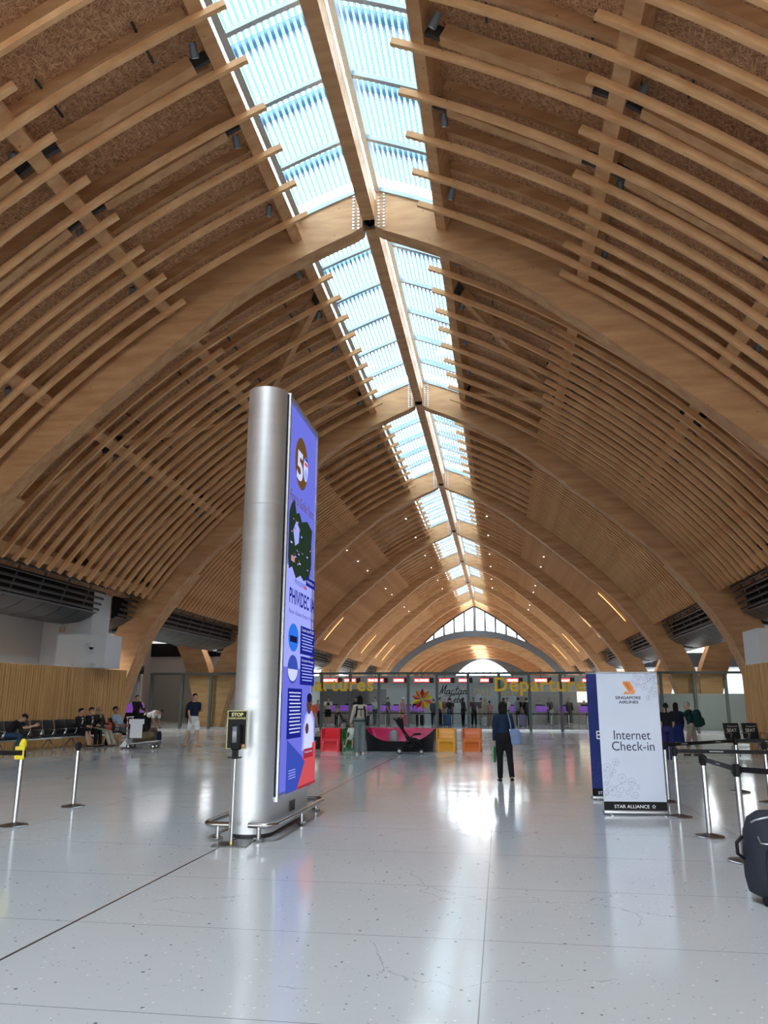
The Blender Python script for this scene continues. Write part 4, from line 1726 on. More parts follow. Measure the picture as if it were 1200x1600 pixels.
def build_banners():
    NAVY = mat('navy_print', (.010, .015, .06), .6, var=0)
    ORG = mat('logo_orange', (.85, .28, .06), .6, var=0)
    LILAC = mat('flower_line', (.30, .33, .46), .6, var=0)
    PAPER = mat('banner_paper', (.60, .67, .79), .45, var=.03, scale=2)
    BLUEP = mat('banner_blue', (.004, .022, .16), .45, var=.05)
    DLINE = mat('flower_line_blue', (.03, .06, .24), .6, var=0)
    WPRINT = mat('white_print', (.8, .82, .85), .6, var=0)
    a, b = flr(946, 1273), flr(1042, 1273)
    w = .86
    for nm, c, rz, pm, label in (('white', (a + b) / 2, .09, PAPER, 'white roll-up banner reading Internet Check-in with orange bird logo'), ('blue', Vector((4.98, 13.40, 0)), .09, BLUEP, 'dark blue roll-up banner half hidden behind the white banner')):
        r = thing('rollup_banner', label, 'banner', (c.x, c.y, 0), rz, 'roll-up banners')
        H = 1.93 if nm == 'white' else 1.98
        MB().rbox((0, 0, .035), (w + .03, .12, .05), .015).build('cassette', [ALU], r)
        for s in (-1, 1):
            f = MB().box((s * .36, 0, .006), (.03, .36, .012))
            f.build('foot', [ALU], r)
        MB().tube([(0, .05, .05), (0, .05, H)], .012, 8).build('support_pole', [ALU], r)
        MB().tube([(-w / 2, 0, H), (w / 2, 0, H)], .014, 10).build('top_rail', [ALU], r)
        s = MB()
        s.box((0, 0, (H + .05) / 2), (w, .004, H - .05))
        s.mi = 1
        s.box((0, -.003, .05 + .06), (w, .002, .12))
        s.mi = 2
        text_mb('STAR ALLIANCE', s, facing((-.29 if nm == 'white' else -.34, -.0055, .085)), width=.48, height=.045, bold=.012)
        cx, cz = .25, .107
        for i in range(5):
            t = 2 * PI * i / 5 + PI / 2
            p = [(cx + q * math.cos(t + d), -.0055, cz + q * math.sin(t + d)) for q, d in ((.03, 0), (.016, .55), (.010, 0), (.016, -.55))]
            s.add(p, [(0, 1, 2, 3)], False)
        rnd = random.Random(2)
        if nm == 'white':
            s.mi = 3
            text_mb('SINGAPORE', s, facing((-.178, -.004, 1.555)), width=.36, height=.042, bold=.02)
            text_mb('AIRLINES', s, facing((-.135, -.004, 1.495)), width=.28, height=.042, bold=.02)
            text_mb('Internet', s, facing((-.235, -.004, 1.0)), width=.51, height=.125)
            text_mb('Check-in', s, facing((-.27, -.004, .85)), width=.59, height=.125)
            s.mi = 4
            # bird mark: four swept feathers above a tail
            for i in range(3):
                o = .036 * i
                q = [(-.065 + o, 1.78), (-.04 + o, 1.815 + .0 * o), (.03 + o * .8, 1.72), (.03 + o * .8, 1.665), (.012 + o * .8, 1.655)]
                s.add([(x, -.004, z) for x, z in q], [tuple(range(len(q)))], False)
            q = [(-.06, 1.625), (-.035, 1.66), (.075, 1.66), (.125, 1.70), (.088, 1.625)]
            s.add([(x, -.0042, z) for x, z in q], [tuple(range(5))], False)
            s.mi = 0
            for i in range(2):
                o = .045 * i
                s.add([(x, -.0045, z) for x, z in ((-.02 + o, 1.63), (.015 + o, 1.665), (.022 + o, 1.663), (-.012 + o, 1.63))], [(0, 1, 2, 3)], False)
            s.mi = 5
            flourish(s, facing((-.425, -.004, .19)), rnd, sc_=1.2)
            flourish(s, facing((.425, -.004, 1.93)) @ Matrix.Scale(-1, 4, (0, 1, 0)) @ Matrix.Scale(-1, 4, (1, 0, 0)), rnd, sc_=.85)
        else:
            s.mi = 2
            text_mb('B', s, facing((-.315, -.004, .93)), width=.085, height=.13)
            s.mi = 5
            flourish(s, facing((-.425, -.004, .19)), rnd, sc_=1.2)
        s.build('printed_sheet', [pm, BLACK, WPRINT, NAVY, ORG, LILAC if nm == 'white' else DLINE], r)


def plastic(name, rgb):
    return mat('plastic_' + name, rgb, .25, var=.03, spec=.35)


def play_chair(label, loc, m, rz=0.0, w=.62):
    """one-piece moulded cube chair: curved back and seat, arched hollow under the seat"""
    r = tag(bpy.data.objects.new('moulded_chair', None), label, 'chair', 'bright moulded play seats')
    bpy.data.objects.remove(r)
    mb = MB()
    H, D, t = .70, .55, .05
    for s in (-1, 1):
        mb.rbox((s * (w / 2 - t / 2), 0, H / 2), (t, D, H), .018)
    # back, seat and front as one bent shell
    prof = [(-D / 2 + .10, .0), (-D / 2 + .10, .22), (-D / 2 + .08, .29), (-D / 2 + .015, .335), (-D / 2 + .02, .37), (-D / 2 + .10, .385), (.02, .355), (.12, .37), (.19, .45), (.235, .60), (.25, H - .005)]
    th = .035
    lo = [(y, z) for y, z in prof]
    n = len(prof)
    rr = []
    for i, (y, z) in enumerate(prof):
        a, b = prof[max(i - 1, 0)], prof[min(i + 1, n - 1)]
        d = Vector((b[0] - a[0], b[1] - a[1])).normalized()
        nn = Vector((-d.y, d.x)) * -th
        xw = w / 2 - t + .005
        rr.append([(-xw, y, z), (xw, y, z), (xw, y + nn.x * -1, z + nn.y * -1), (-xw, y + nn.x * -1, z + nn.y * -1)])
    mb.rings([[Vector(p) for p in q] for q in rr], True, True)
    # arched lip over the hollow
    xw = w / 2 - t
    arc = [(-xw, .0), (-xw, .34), (xw, .34), (xw, .0), (xw - .035, .0)]
    arc += [(xw - .035 - .06 * (1 - math.cos(a)), .24 + .06 * math.sin(a)) for a in [PI / 2 * i / 6 for i in range(7)]]
    arc += [(-xw + .035 + .06 * (1 - math.cos(a)), .24 + .06 * math.sin(a)) for a in [PI / 2 * i / 6 for i in range(6, -1, -1)]]
    arc += [(-xw + .035, .0)]
    mb.prism(arc, -D / 2, -D / 2 + .03)
    o = mb.build('moulded_chair', [m])
    o.location = loc
    o.rotation_euler = (0, 0, rz)
    return tag(o, label, 'chair', 'bright moulded play seats')


def build_play_seats():
    def at(x, y):
        p = flr(x, y)
        return Vector((p.x, p.y + .28, 0))
    play_chair('red moulded cube chair, on the totem side of the green one', at(515.5, 1174.5), plastic('red', (.75, .028, .045)))
    play_chair('green moulded cube chair where the toddler sits', at(548, 1174.5), plastic('green', (.008, .12, .012)))
    play_chair('yellow moulded cube chair beside the pink sofa', at(697, 1175), plastic('yellow', (.80, .36, .012)))
    play_chair('orange moulded cube chair beside the yellow one', at(737.5, 1175), plastic('orange', (.70, .16, .012)))
    # pink and black tub sofa
    a, b = flr(570, 1174), flr(679, 1175)
    c = (a + b) / 2
    r = thing('tub_sofa', 'long glossy pink and black tub sofa between the bright chairs', 'sofa', (c.x, c.y + .45, 0), 0)
    PINK, BLK = plastic('pink', (.55, .006, .095)), plastic('black', (.010, .008, .012))
    Wd = (b - a).length / 2 + .02
    H = .70
    n = 40

    def lip(u):
        return .31 + (H - .31) * max(0, (abs(u) - .30) / .70) ** 2.2 if abs(u) > .30 else .31
    us = [-1 + 2 * i / n for i in range(n + 1)]
    sh, ins = [], []
    for u in us:
        taper = 1 - .0 * abs(u)
        z1 = lip(u)
        xb = u * Wd * .93
        xt = u * Wd
        sh.append([Vector((xb, -.40, 0)), Vector((xb * (1 - z1 / H) + xt * z1 / H, -.45, z1)), Vector((xb * (1 - z1 / H) + xt * z1 / H, -.41, z1)), Vector((xb * .98, -.36, 0))])
    mb = MB()
    mb.rings(sh, True, True)
    back = [[Vector((u * Wd * .93, .42, 0)), Vector((u * Wd, .45, H)), Vector((u * Wd, .41, H)), Vector((u * Wd * .91, .37, 0))] for u in us]
    mb.rings(back, True, True)
    for s in (-1, 1):
        mb.rings([[Vector((s * (Wd * .93), y, 0)), Vector((s * Wd, y * 1.07, H)), Vector((s * (Wd - .035), y * 1.07, H)), Vector((s * (Wd * .93 - .035), y, 0))] for y in (-.40, -.2, 0, .2, .42)], True, True)
    mb.build('outer_shell', [BLK], r)
    mi = MB()
    rows = []
    for u in us:
        zf = lip(u) - .004
        x = u * (Wd - .03)
        row = []
        e = max(0, (abs(u) - .72) / .28) ** 1.8
        for v in range(13):
            q = v / 12
            y = -.415 + .83 * q
            zs = .27 + (zf - .27) * (1 - q / .25) ** 2 if q < .25 else (.27 + (H - .02 - .27) * max(0, (q - .62) / .38) ** 1.7)
            z = max(zs, .27 + (H - .03 - .27) * e)
            row.append(Vector((x, y, z)))
        rows.append(row)
    m = 13
    mi.add([p for rw in rows for p in rw], [(i * m + j, i * m + j + 1, (i + 1) * m + j + 1, (i + 1) * m + j) for i in range(n) for j in range(m - 1)], True)
    mi.build('seat_bowl', [PINK], r)
    bp = MB()
    bp.rings([[Vector((u * (Wd - .01), .405, .30)), Vector((u * (Wd - .01), .40, H)), Vector((u * (Wd - .01), .408, H)), Vector((u * (Wd - .01), .41, .30))] for u in us], True, True)
    bp.build('back_lining', [PINK], r)
    p = onY(615, 1156, c.y + .25)
    t = thing('carrier_bag', 'grey carrier bag standing on the pink sofa', 'bag', (p.x, c.y + .28, .272))
    bm_ = MB()
    bag_shape(bm_, (0, 0, 0), .30, .16, .36)
    bm_.build('bag_body', [mat('bag_grey', (.22, .25, .28), .35, var=.3, scale=14, bump=.5)], t)
    h = MB()
    for yy in (-.03, .03):
        h.tube([(-.06, yy, .34), (-.05, yy, .42), (0, yy, .45), (.05, yy, .42), (.06, yy, .34)], .006, 6)
    h.build('handle', [BLACK], t)


def build_stroller():
    p = flr(640, 1178)
    r = thing('stroller', 'folding black stroller with tall raised hood before the pink sofa', 'stroller', (p.x - .02, p.y + .14, 0), PI / 2 + .1)
    # local: -Y is the travel direction
    BK = cloth('stroller', (.012, .012, .014))
    fr = MB()
    for s in (-1, 1):
        fr.tube([(s * .22, .30, .10), (s * .22, .10, .36), (s * .22, -.10, .52), (s * .22, -.2, .58)], .014, 8)
        fr.tube([(s * .22, -.36, .09), (s * .22, -.05, .40), (s * .22, .22, .74), (s * .22, .40, .98)], .014, 8)
        fr.tube([(s * .22, -.34, .10), (s * .22, .28, .14)], .010, 8)
    fr.tube([(-.22, .30, .11), (.22, .30, .11)], .01, 8)
    fr.tube([(-.22, -.34, .11), (.22, -.34, .11)], .01, 8)
    fr.build('frame', [BLACK], r)
    s_ = MB()
    s_.rings([[Vector((x, y, z)) for x in (-.2, .2)] + [Vector((x, y - .02, z - .12)) for x in (.2, -.2)] for y, z in ((-.30, .40), (-.20, .46), (.0, .46), (.10, .52), (.18, .70), (.26, .90))], True, True)
    s_.build('seat', [BK], r)
    fo = MB().rbox((0, -.33, .30), (.34, .14, .05), .02, (.5, 0, 0))
    fo.build('footrest', [BK], r)
    ba = MB().rbox((0, .05, .22), (.38, .42, .16), .05)
    ba.build('basket', [BK], r)
    h = MB()
    n = 15
    piv = Vector((0, .16, .58))
    rr = []
    for i in range(13):
        a = .25 + .75 * i / 12                       # swing of the hood ribs, from upright to leaning back
        ang = math.radians(96 + 28 * i / 12)
        L = (.50 if i % 4 else .56) - .012 * abs(i - 6)
        d_ = Vector((0, -math.cos(ang), math.sin(ang)))
        rr.append([piv + Vector((.22 * math.cos(PI * k / (n - 1)), 0, 0)) + d_ * (L * max(0, math.sin(PI * k / (n - 1))) ** .45) for k in range(n)])
    h.add([q for ring in rr for q in ring], [(i * n + j, i * n + j + 1, (i + 1) * n + j + 1, (i + 1) * n + j) for i in range(12) for j in range(n - 1)], False)
    hood = h.build('hood', [BK], r)
    md = hood.modifiers.new('t', 'SOLIDIFY')
    md.thickness = .02
    MB().tube([(-.22, .40, .98), (-.22, .47, 1.02), (.22, .47, 1.02), (.22, .40, .98)], .018, 8).build('handlebar', [BLACK], r)
    MB().tube([(-.22, -.12, .56), (-.21, -.34, .58), (.21, -.34, .58), (.22, -.12, .56)], .025, 8).build('bumper_bar', [BLACK], r)
    for y, rad in ((.30, .085), (-.36, .07)):
        for s in (-1, 1):
            wo_ = MB().tube([(s * .21, y, rad), (s * .25, y, rad)], rad, 18).build('wheel', [BLACK], r)
            MB().tube([(s * .205, y, rad), (s * .258, y, rad)], rad * .55, 14).build('hub', [mat('hub_grey', (.45, .45, .44), .4)], wo_)


def airport_seat(name_label, group):
    """one seat of a beam row, local -Y forward"""
    r = thing('bench_seat', name_label, 'seat', (0, 0, 0), 0, group)
    V = mat('black_vinyl', (.020, .022, .027), .38, var=.1)
    s = MB()
    s.rbox((0, -.02, .43), (.50, .46, .06), .025, (.06, 0, 0))
    s.build('seat', [V], r)
    b = MB()
    b.rbox((0, .27, .69), (.50, .05, .46), .022, (-.22, 0, 0))
    b.build('backrest', [V], r)
    for k in (-1, 1):
        a = MB()
        x = k * .275
        a.tube([(x, .20, .40), (x, .22, .63), (x, -.20, .63), (x, -.10, .40)], .013, 8)
        a.build('armrest', [CHROME], r)
    return r


def build_bench_seats():
    A, B = Vector((-11.62, 19.5)), Vector((-10.72, 28.3))
    d = (B - A).normalized()
    rz = math.atan2(d.x, -d.y) - PI / 2       # face the hall
    nrm = Vector((d.y, -d.x))
    rz = math.atan2(nrm.x, -nrm.y)
    pix = (-11, 8, 28, 48, 68, 86, 104, 120, 136, 151, 168, 185)
    pos = []
    for x in pix:
        q = ray(x, 1145)
        q = Vector((q.x, q.y))
        # intersection of the view line with the row line
        det = q.x * -d.y - q.y * -d.x
        o = Vector((A.x - CAM.x, A.y - CAM.y))
        t = (o.x * -d.y - o.y * -d.x) / det
        pos.append(Vector((CAM.x + q.x * t, CAM.y + q.y * t, 0)))
    src = airport_seat('x', 'black bench seats along the slat screen')
    who = {1: 'under the man in the black cap', 7: 'under the woman with a hair bun', 8: 'under the person in a face mask', 9: 'under the bald traveller', 11: 'under the traveller in the blue check shirt'}
    free = {0: 'black bench seat cut off by the picture edge, before the man in the cap', 2: 'first empty black bench seat after the man in the cap', 3: 'second empty black bench seat after the man in the cap', 4: 'third empty black bench seat after the man in the cap', 5: 'fourth empty black bench seat after the man in the cap', 6: 'empty black bench seat next to the woman with the bun', 10: 'empty black bench seat between bald man and blue-shirted man'}
    for i, p in enumerate(pos):
        lab = free.get(i) or 'black bench seat ' + who[i]
        if i == 0:
            src.location = p
            src.rotation_euler = (0, 0, rz)
            src['label'] = lab
        else:
            dup(src, p, rz, lab)
    # beam with legs
    r = thing('bench_beam', 'grey steel beam with splayed legs carrying the row of bench seats', 'bench frame', pos[5])
    mb = MB()
    a3, b3 = pos[0] + Vector((0, 0, .36)), pos[-1] + Vector((0, 0, .36))
    mb.rings([[p + Vector((0, 0, z)) + nrm.to_3d() * y for y, z in ((-.04, -.03), (.04, -.03), (.04, .03), (-.04, .03))] for p in (a3, b3)], True, False)
    mb.build('beam', [ALU], r, True)
    for i in (0, 2, 4, 6, 8, 10):
        p = pos[i].lerp(pos[i + 1], .5)
        lm = MB()
        for s in (-1, 1):
            f = nrm.to_3d() * s
            lm.tube([p + Vector((0, 0, .34)), p + f * .24 + Vector((0, 0, .05)), p + f * .28 + Vector((0, 0, .01))], .02, 8)
            lm.lathe([(.03, 0), (.03, .014)], p + f * .28, 10)
        lm.build('leg', [CHROME], r, True)
    # paper-signed seats on the banner side
    q = onY(1187, 1150, 25.5)
    sgn = mat('sign_paper', (.65, .65, .63), .6, var=.0)
    s2 = dup(src, (10.18, 25.5, 0), .25, 'black bench seat with printed notice, at the end beside the slat screen', 'black seats with paper signs')
    s3 = dup(src, (10.76, 25.65, 0), .25, 'black bench seat with printed notice, cut off by the picture edge', 'black seats with paper signs')
    for s in (s2, s3):
        n = MB()
        text_mb('Reserved', n, facing((-.16, .155, .80)) @ Matrix.Rotation(-.22, 4, 'X'), width=.30, height=.05)
        text_mb('SEAT', n, facing((-.17, .19, .66)) @ Matrix.Rotation(-.22, 4, 'X'), width=.32, height=.10, bold=.02)
        n.v = [v + Vector((0, .035, 0)) for v in n.v]
        n.build('notice', [sgn], s)
    r = thing('bench_beam', 'steel beam with legs under the seats with paper signs', 'bench frame', (10.47, 25.58, 0), .25)
    MB().box((0, 0, .36), (1.3, .08, .06)).build('beam', [ALU], r)
    for x in (-.4, .4):
        lm = MB()
        for s in (-1, 1):
            lm.tube([(x, 0, .34), (x, s * .24, .05), (x, s * .28, .01)], .02, 8)
        lm.build('leg', [CHROME], r)
    return pos, rz, nrm


def build_stanchions():
    src = stanchion_proto()
    base = dict(a=flr(1062, 1277), b=flr(1109, 1308), c=flr(1165, 1347), d=flr(1157, 1238), e=flr(1204, 1255), f=flr(22, 1291), g=flr(114, 1261), h=flr(1045, 1254))
    lab = dict(a='steel queue post just beside the white banner foot', b='steel queue post, second from the white banner along the sloping belt', c='steel queue post beside the dark suitcase', d='steel queue post standing alone behind the banner-side belts', e='steel queue post cut off by the picture edge behind the belts', f='steel queue post with a yellow tag on its head', g='steel queue post before the seated couple in dark suits', h='steel queue post hidden mostly behind the white banner')
    for i, (k, p) in enumerate(base.items()):
        if i == 0:
            src.location = p
            src['label'] = lab[k]
            src['group'] = 'steel queue posts'
        else:
            dup(src, (p.x, p.y, 0), 0, lab[k], 'steel queue posts')
    P = base
    far1 = Vector((8.6, 11.4, 0))
    belt(P['h'], P['d'], 'black queue belt between the hidden post and the lone rear post')
    belt(P['d'], P['d'] + Vector((2.2, -.25, 0)), 'black queue belt running on from the lone rear post')
    belt(P['a'], far1, 'straight black queue belt from the post beside the banner')
    belt(P['b'], P['c'], 'sloping black queue belt between the two front posts')
    belt(P['c'], Vector((6.35, 7.55, 0)), 'short black queue belt leaving the post by the suitcase')
    belt(P['f'], Vector((-6.4, 9.9, 0)), 'black queue belt from the yellow-tagged post', words=True)
    y = flr(22, 1291)
    t = thing('yellow_tag', 'yellow plastic warning tag clipped over a queue post head', 'tag', (y.x, y.y, .80))
    m = mat('tag_yellow', (.75, .62, .02), .4)
    MB().rbox((0, -.055, .015), (.13, .02, .05), .008).rbox((0, -.055, .125), (.13, .02, .05), .008).box((.05, -.055, .07), (.02, .012, .10)).build('tag_plate', [m], t)
    MB().lathe([(.045, .14), (.05, .17), (.03, .22), (.012, .24), (.001, .24)], n=14).build('tag_top', [m], t)
    return src


SCRIPT = {
    'M': [[(0, 0), (.06, .25), (.16, .78), (.18, .9), (.16, .6), (.2, .12)], [(.2, .12), (.42, .75), (.5, .9), (.46, .5), (.48, .08), (.56, .04), (.62, .12)]],
    'C': [[(.62, .72), (.5, .9), (.3, .8), (.1, .5), (.06, .2), (.2, .02), (.42, .05), (.6, .2)]],
    'a': [[(.32, .34), (.2, .42), (.06, .3), (.04, .1), (.14, .02), (.26, .12), (.34, .38), (.32, .12), (.38, .03), (.48, .12)]],
    'c': [[(.32, .36), (.2, .42), (.06, .28), (.06, .1), (.18, .02), (.4, .14)]],
    't': [[(.2, .85), (.12, .4), (.1, .1), (.2, .02), (.34, .12)], [(.0, .52), (.36, .56)]],
    'n': [[(.02, .4), (.08, .3), (.06, .02), (.12, .3), (.26, .42), (.3, .2), (.32, .04), (.46, .14)]],
    'e': [[(.04, .2), (.24, .26), (.26, .4), (.12, .42), (.04, .2), (.12, .02), (.38, .14)]],
    'b': [[(.16, .9), (.06, .4), (.06, .05), (.2, .02), (.3, .2), (.24, .38), (.08, .28)]],
    'u': [[(.06, .4), (.04, .12), (.12, .02), (.24, .16), (.3, .42), (.28, .12), (.36, .02), (.46, .12)]],
}
ADV = dict(M=.62, C=.66, a=.46, c=.38, t=.32, n=.46, e=.36, b=.34, u=.46)


def script_text(mb, body, M, h, thick):
    old = mb.M
    mb.M = old @ M
    x = 0
    for ch in body:
        for st in SCRIPT[ch]:
            P = []
            n = len(st)
            for i in range(n - 1):
                p0, p1, p2, p3 = st[max(i - 1, 0)], st[i], st[i + 1], st[min(i + 2, n - 1)]
                for q in range(6):
                    t = q / 6
                    P.append([.5 * (2 * p1[k] + (p2[k] - p0[k]) * t + (2 * p0[k] - 5 * p1[k] + 4 * p2[k] - p3[k]) * t * t + (3 * p1[k] - p0[k] - 3 * p2[k] + p3[k]) * t ** 3) for k in (0, 1)])
            P.append(st[-1])
            mb.tube([((x + p[0] + .25 * p[1]) * h, p[1] * h, 0) for p in P], thick, 6)
        x += ADV[ch]
    mb.M = old


def build_glass_wall():
    Y = 44.0
    FR = mat('fence_frame', (.085, .105, .105), .45, .3, var=.05)
    xs = [onY(x, 1100, Y).x for x in (235, 283, 328, 376, 425, 462, 502, 547, 592, 638, 683, 732, 781, 828, 877, 925, 975, 1035, 1088, 1137, 1190)]
    r = thing('glass_partition', 'long clear glass partition with dark posts across the hall', 'glass partition', (0, Y, 0))
    g = MB()
    g.box(((xs[0] + xs[-1]) / 2, Y, 1.58), (xs[-1] - xs[0], .02, 3.0))
    g.build('glass', [FENGL], r, True)
    for x in xs:
        MB().box((x, Y, 1.55), (.15, .14, 3.1)).build('post', [FR], r, True)
    MB().box(((xs[0] + xs[-1]) / 2, Y, 3.1), (xs[-1] - xs[0] + .16, .16, .12)).build('top_rail', [FR], r, True)
    MB().box(((xs[0] + xs[-1]) / 2, Y, .05), (xs[-1] - xs[0], .06, .10)).build('bottom_rail', [ALU], r, True)
    # frosted low panels beyond the banners
    fz = MB()
    fz.box(((xs[16] + xs[-1]) / 2 + 2, Y + .045, 1.0), (xs[-1] - xs[16] + 4, .04, 2.0))
    o = fz.build('frosted_screen', [mat('frost_panel', (.34, .34, .34), .35, var=.06, scale=.5)])
    tag(o, 'low pale frosted screen behind the glass partition past the banners', 'screen')
    # lettering
    YEL = mat('letter_yellow', (1.0, .60, .02), .45, var=.03)
    xa, xd = onY(773, 1080, Y - .2), onY(928.5, 1080, Y - .2)
    hcap = (onY(773, 1058.5, Y - .2) - xa).z
    k = 0
    for x in (xa.x, onY(440, 1080, Y - .2).x):
        s = MB()
        text_mb('Departures', s, facing((x, Y - .2, onY(773, 1079.5, Y - .2).z)), extrude=.04, bold=.022, width=(xd - xa).x, spacing=1.12)
        o = s.build('departures_sign', [YEL])
        tag(o, ('yellow Departures lettering on the glass beside the walking woman', 'yellow Departures lettering half hidden by the steel totem')[k], 'sign', 'yellow departures signs')
        k += 1
    s = MB()
    p = onY(741, 1087, Y + 1.2)
    text_mb('All Gates', s, facing((p.x, Y + 1.2, p.z)), extrude=.03, bold=.01, width=(onY(828, 1087, Y + 1.2) - p).x, spacing=1.1)
    o = s.build('gates_sign', [mat('letter_gold', (.50, .33, .10), .4)])
    tag(o, 'dull gold All Gates lettering behind the yellow letters', 'sign')
    s = MB()
    p = onY(740, 1085, Y + 1.25)
    # pinwheel flower
    c = onY(660, 1093, Y - .15)
    r = thing('flower_emblem', 'big pinwheel flower emblem in red, orange and yellow on the glass', 'emblem', c)
    R = .63
    cols = ['red', 'orange', 'yellow', 'dorange', 'yellow', 'orange', 'red', 'yellow', 'dorange', 'orange']
    rgb = dict(red=(.62, .012, .03), orange=(.78, .24, .01), yellow=(.85, .66, .01), dorange=(.70, .10, .01))
    order = ['red', 'yellow', 'orange', 'dorange', 'yellow', 'red', 'orange', 'yellow', 'dorange', 'yellow', ]
    order = ['red', 'orange', 'yellow', 'dorange', 'yellow', 'orange', 'red', 'yellow', 'dorange', 'orange', 'yellow'][:10]
    for i in range(10):
        a = PI / 2 - 2 * PI * i / 10
        da = 2 * PI / 20 * .95
        pm = MB()
        nm = order[i]
        pts = [(0.04 * math.cos(a), 0, .04 * math.sin(a)), (.62 * R * math.cos(a - da), -.0, .62 * R * math.sin(a - da)), (R * math.cos(a), -.02, R * math.sin(a)), (.62 * R * math.cos(a + da), 0, .62 * R * math.sin(a + da)), (.5 * R * math.cos(a), -.07, .5 * R * math.sin(a))]
        pm.add(pts, [(0, 1, 4), (1, 2, 4), (0, 1, 2, 3)], False)
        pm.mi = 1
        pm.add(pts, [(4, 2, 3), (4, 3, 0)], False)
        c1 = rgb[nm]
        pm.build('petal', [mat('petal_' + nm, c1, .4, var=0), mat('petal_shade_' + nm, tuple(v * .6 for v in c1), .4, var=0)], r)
    # script wall sign behind the glass
    p0, p1 = onY(687, 1097, Y - .14), onY(729, 1073, Y - .14)
    w = MB()
    z1 = onY(700, 1085, Y - .14).z
    script_text(w, 'Mactan', facing((p0.x, Y - .14, z1)), .56, .022)
    script_text(w, 'Cebu', facing((p0.x + .40, Y - .14, onY(700, 1098, Y - .14).z)), .52, .022)
    w.tube([(p0.x + .1, Y - .14, z1 - .12), (p0.x + .5, Y - .14, z1 - .05), (p0.x + 1.5, Y - .14, z1 + .04)], .012, 6)
    o = w.build('script_sign', [BLACK])
    tag(o, 'black handwritten-style Mactan Cebu lettering beside the flower emblem', 'sign')
    return xs


def build_checkin(stan):
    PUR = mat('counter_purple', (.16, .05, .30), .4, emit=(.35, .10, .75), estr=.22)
    CW = mat('counter_body', (.30, .25, .24), .5)
    LED = emis('led_red', (1, .045, .05), 3.0)
    LEDW = emis('led_pink', (1, .5, .5), 4.0)
    DG = mat('sign_housing', (.04, .042, .045), .5)
    Y = 57.5
    n = 12
    words = ['CEBU PACIFIC', 'DOMESTIC', 'BAG DROP', 'COUNTERS', 'PAL EXPRESS', 'FLIGHTS', 'CHECK-IN', 'OPEN', 'COUNTERS', 'BUSINESS', 'SKYJET', 'CLOSED']
    names = ['x'] * n
    sx_ = [516, 547, 587, 623, 659, 695, 724, 757, 801, 845, 883, 917]
    for i, x in enumerate(sx_):
        p = onY(x, 1063, 55.0)
        wv = (1.1, .85, 1.15, .75, 1.06, .78, .66, .6, .78, .86, .64, .6)[i]
        r = thing('led_sign', 'red lit counter sign, %s from the totem above the check-in row' % ORD[i + 1], 'sign', (p.x, 55.0, p.z), 0, 'red lit counter signs')
        MB().box((.15, .05, 0), (wv + .3, .1, .36)).build('housing', [DG], r)
        s = MB()
        s.box((0, -.012, 0), (wv, .02, .26))
        s.mi = 1
        text_mb(words[i], s, facing((-wv * .44, -.026, -.07)), width=wv * .88, height=.15, bold=.02)
        s.build('display', [LED, LEDW], r)
        MB().box((0, .05, .45), (.04, .04, .6)).build('hanger', [DG], r)
    cx = [494, 520, 540, 575, 597, 616, 636, 655, 760, 800, 846, 882, 913]
    for i, x in enumerate(cx):
        p = onY(x, 1110, Y)
        r = thing('checkin_counter', 'purple topped check-in counter, %s along the row behind the queue' % ORD[i + 1], 'counter', (p.x, Y, 0), 0, 'purple check-in counters')
        MB().box((0, .25, .45), (.78, .6, .9)).build('counter_body', [CW], r)
        MB().rbox((0, -.08, 1.08), (.80, .12, .40), .03).build('purple_panel', [PUR], r)
        MB().box((.1, .3, 1.22), (.40, .04, .3)).box((.1, .32, 1.02), (.05, .05, .24)).build('monitor', [BLACK], r)
    mb = MB()
    # partitions behind the counters
    for i, (x, w_, h, c, nm) in enumerate(((552, 5.2, 2.5, (.20, .21, .23), 'grey'), (710, 2.3, 3.3, (.50, .52, .54), 'white'), (770, 3.2, 3.0, (.42, .44, .45), 'pale'), (870, 6.0, 2.3, (.34, .33, .31), 'beige'))):
        p = onY(x, 1100, 60.5)
        o = MB().box((p.x, 60.5 + i * .05, h / 2), (w_, .12, h)).build('back_panel', [mat('panel_' + nm, c, .5, var=.05, scale=.8)])
        tag(o, '%s wall panel standing behind the check-in counters' % nm, 'panel', 'panels behind the counters')
    p = onY(910, 1090, 59)
    o = MB().box((p.x, 59.0, onY(910, 1089, 59).z), (.75, .06, .75)).build('lit_panel', [emis('warm_panel', (1, .82, .6), 1.2)])
    tag(o, 'small warm lit notice panel at the end of the counters', 'panel')
    # queue line behind the glass
    xs = [500, 527, 553, 578, 603, 628, 655, 680, 706, 733, 758, 785, 810, 835, 862, 890, 918]
    P = []
    for i, x in enumerate(xs):
        p = onY(x, 1134, 47.6)
        q = Vector((p.x, 47.6 + .35 * (i % 2), 0))
        P.append(q)
        dup(stan, q, 0, 'queue post behind the glass, %s from the totem' % ORD[i + 1], 'queue posts behind the glass')
    for i in range(len(P) - 1):
        o = belt(P[i], P[i + 1], 'black queue belt behind the glass, %s span from the totem' % ORD[i + 1], words=False, group='belts behind the glass')


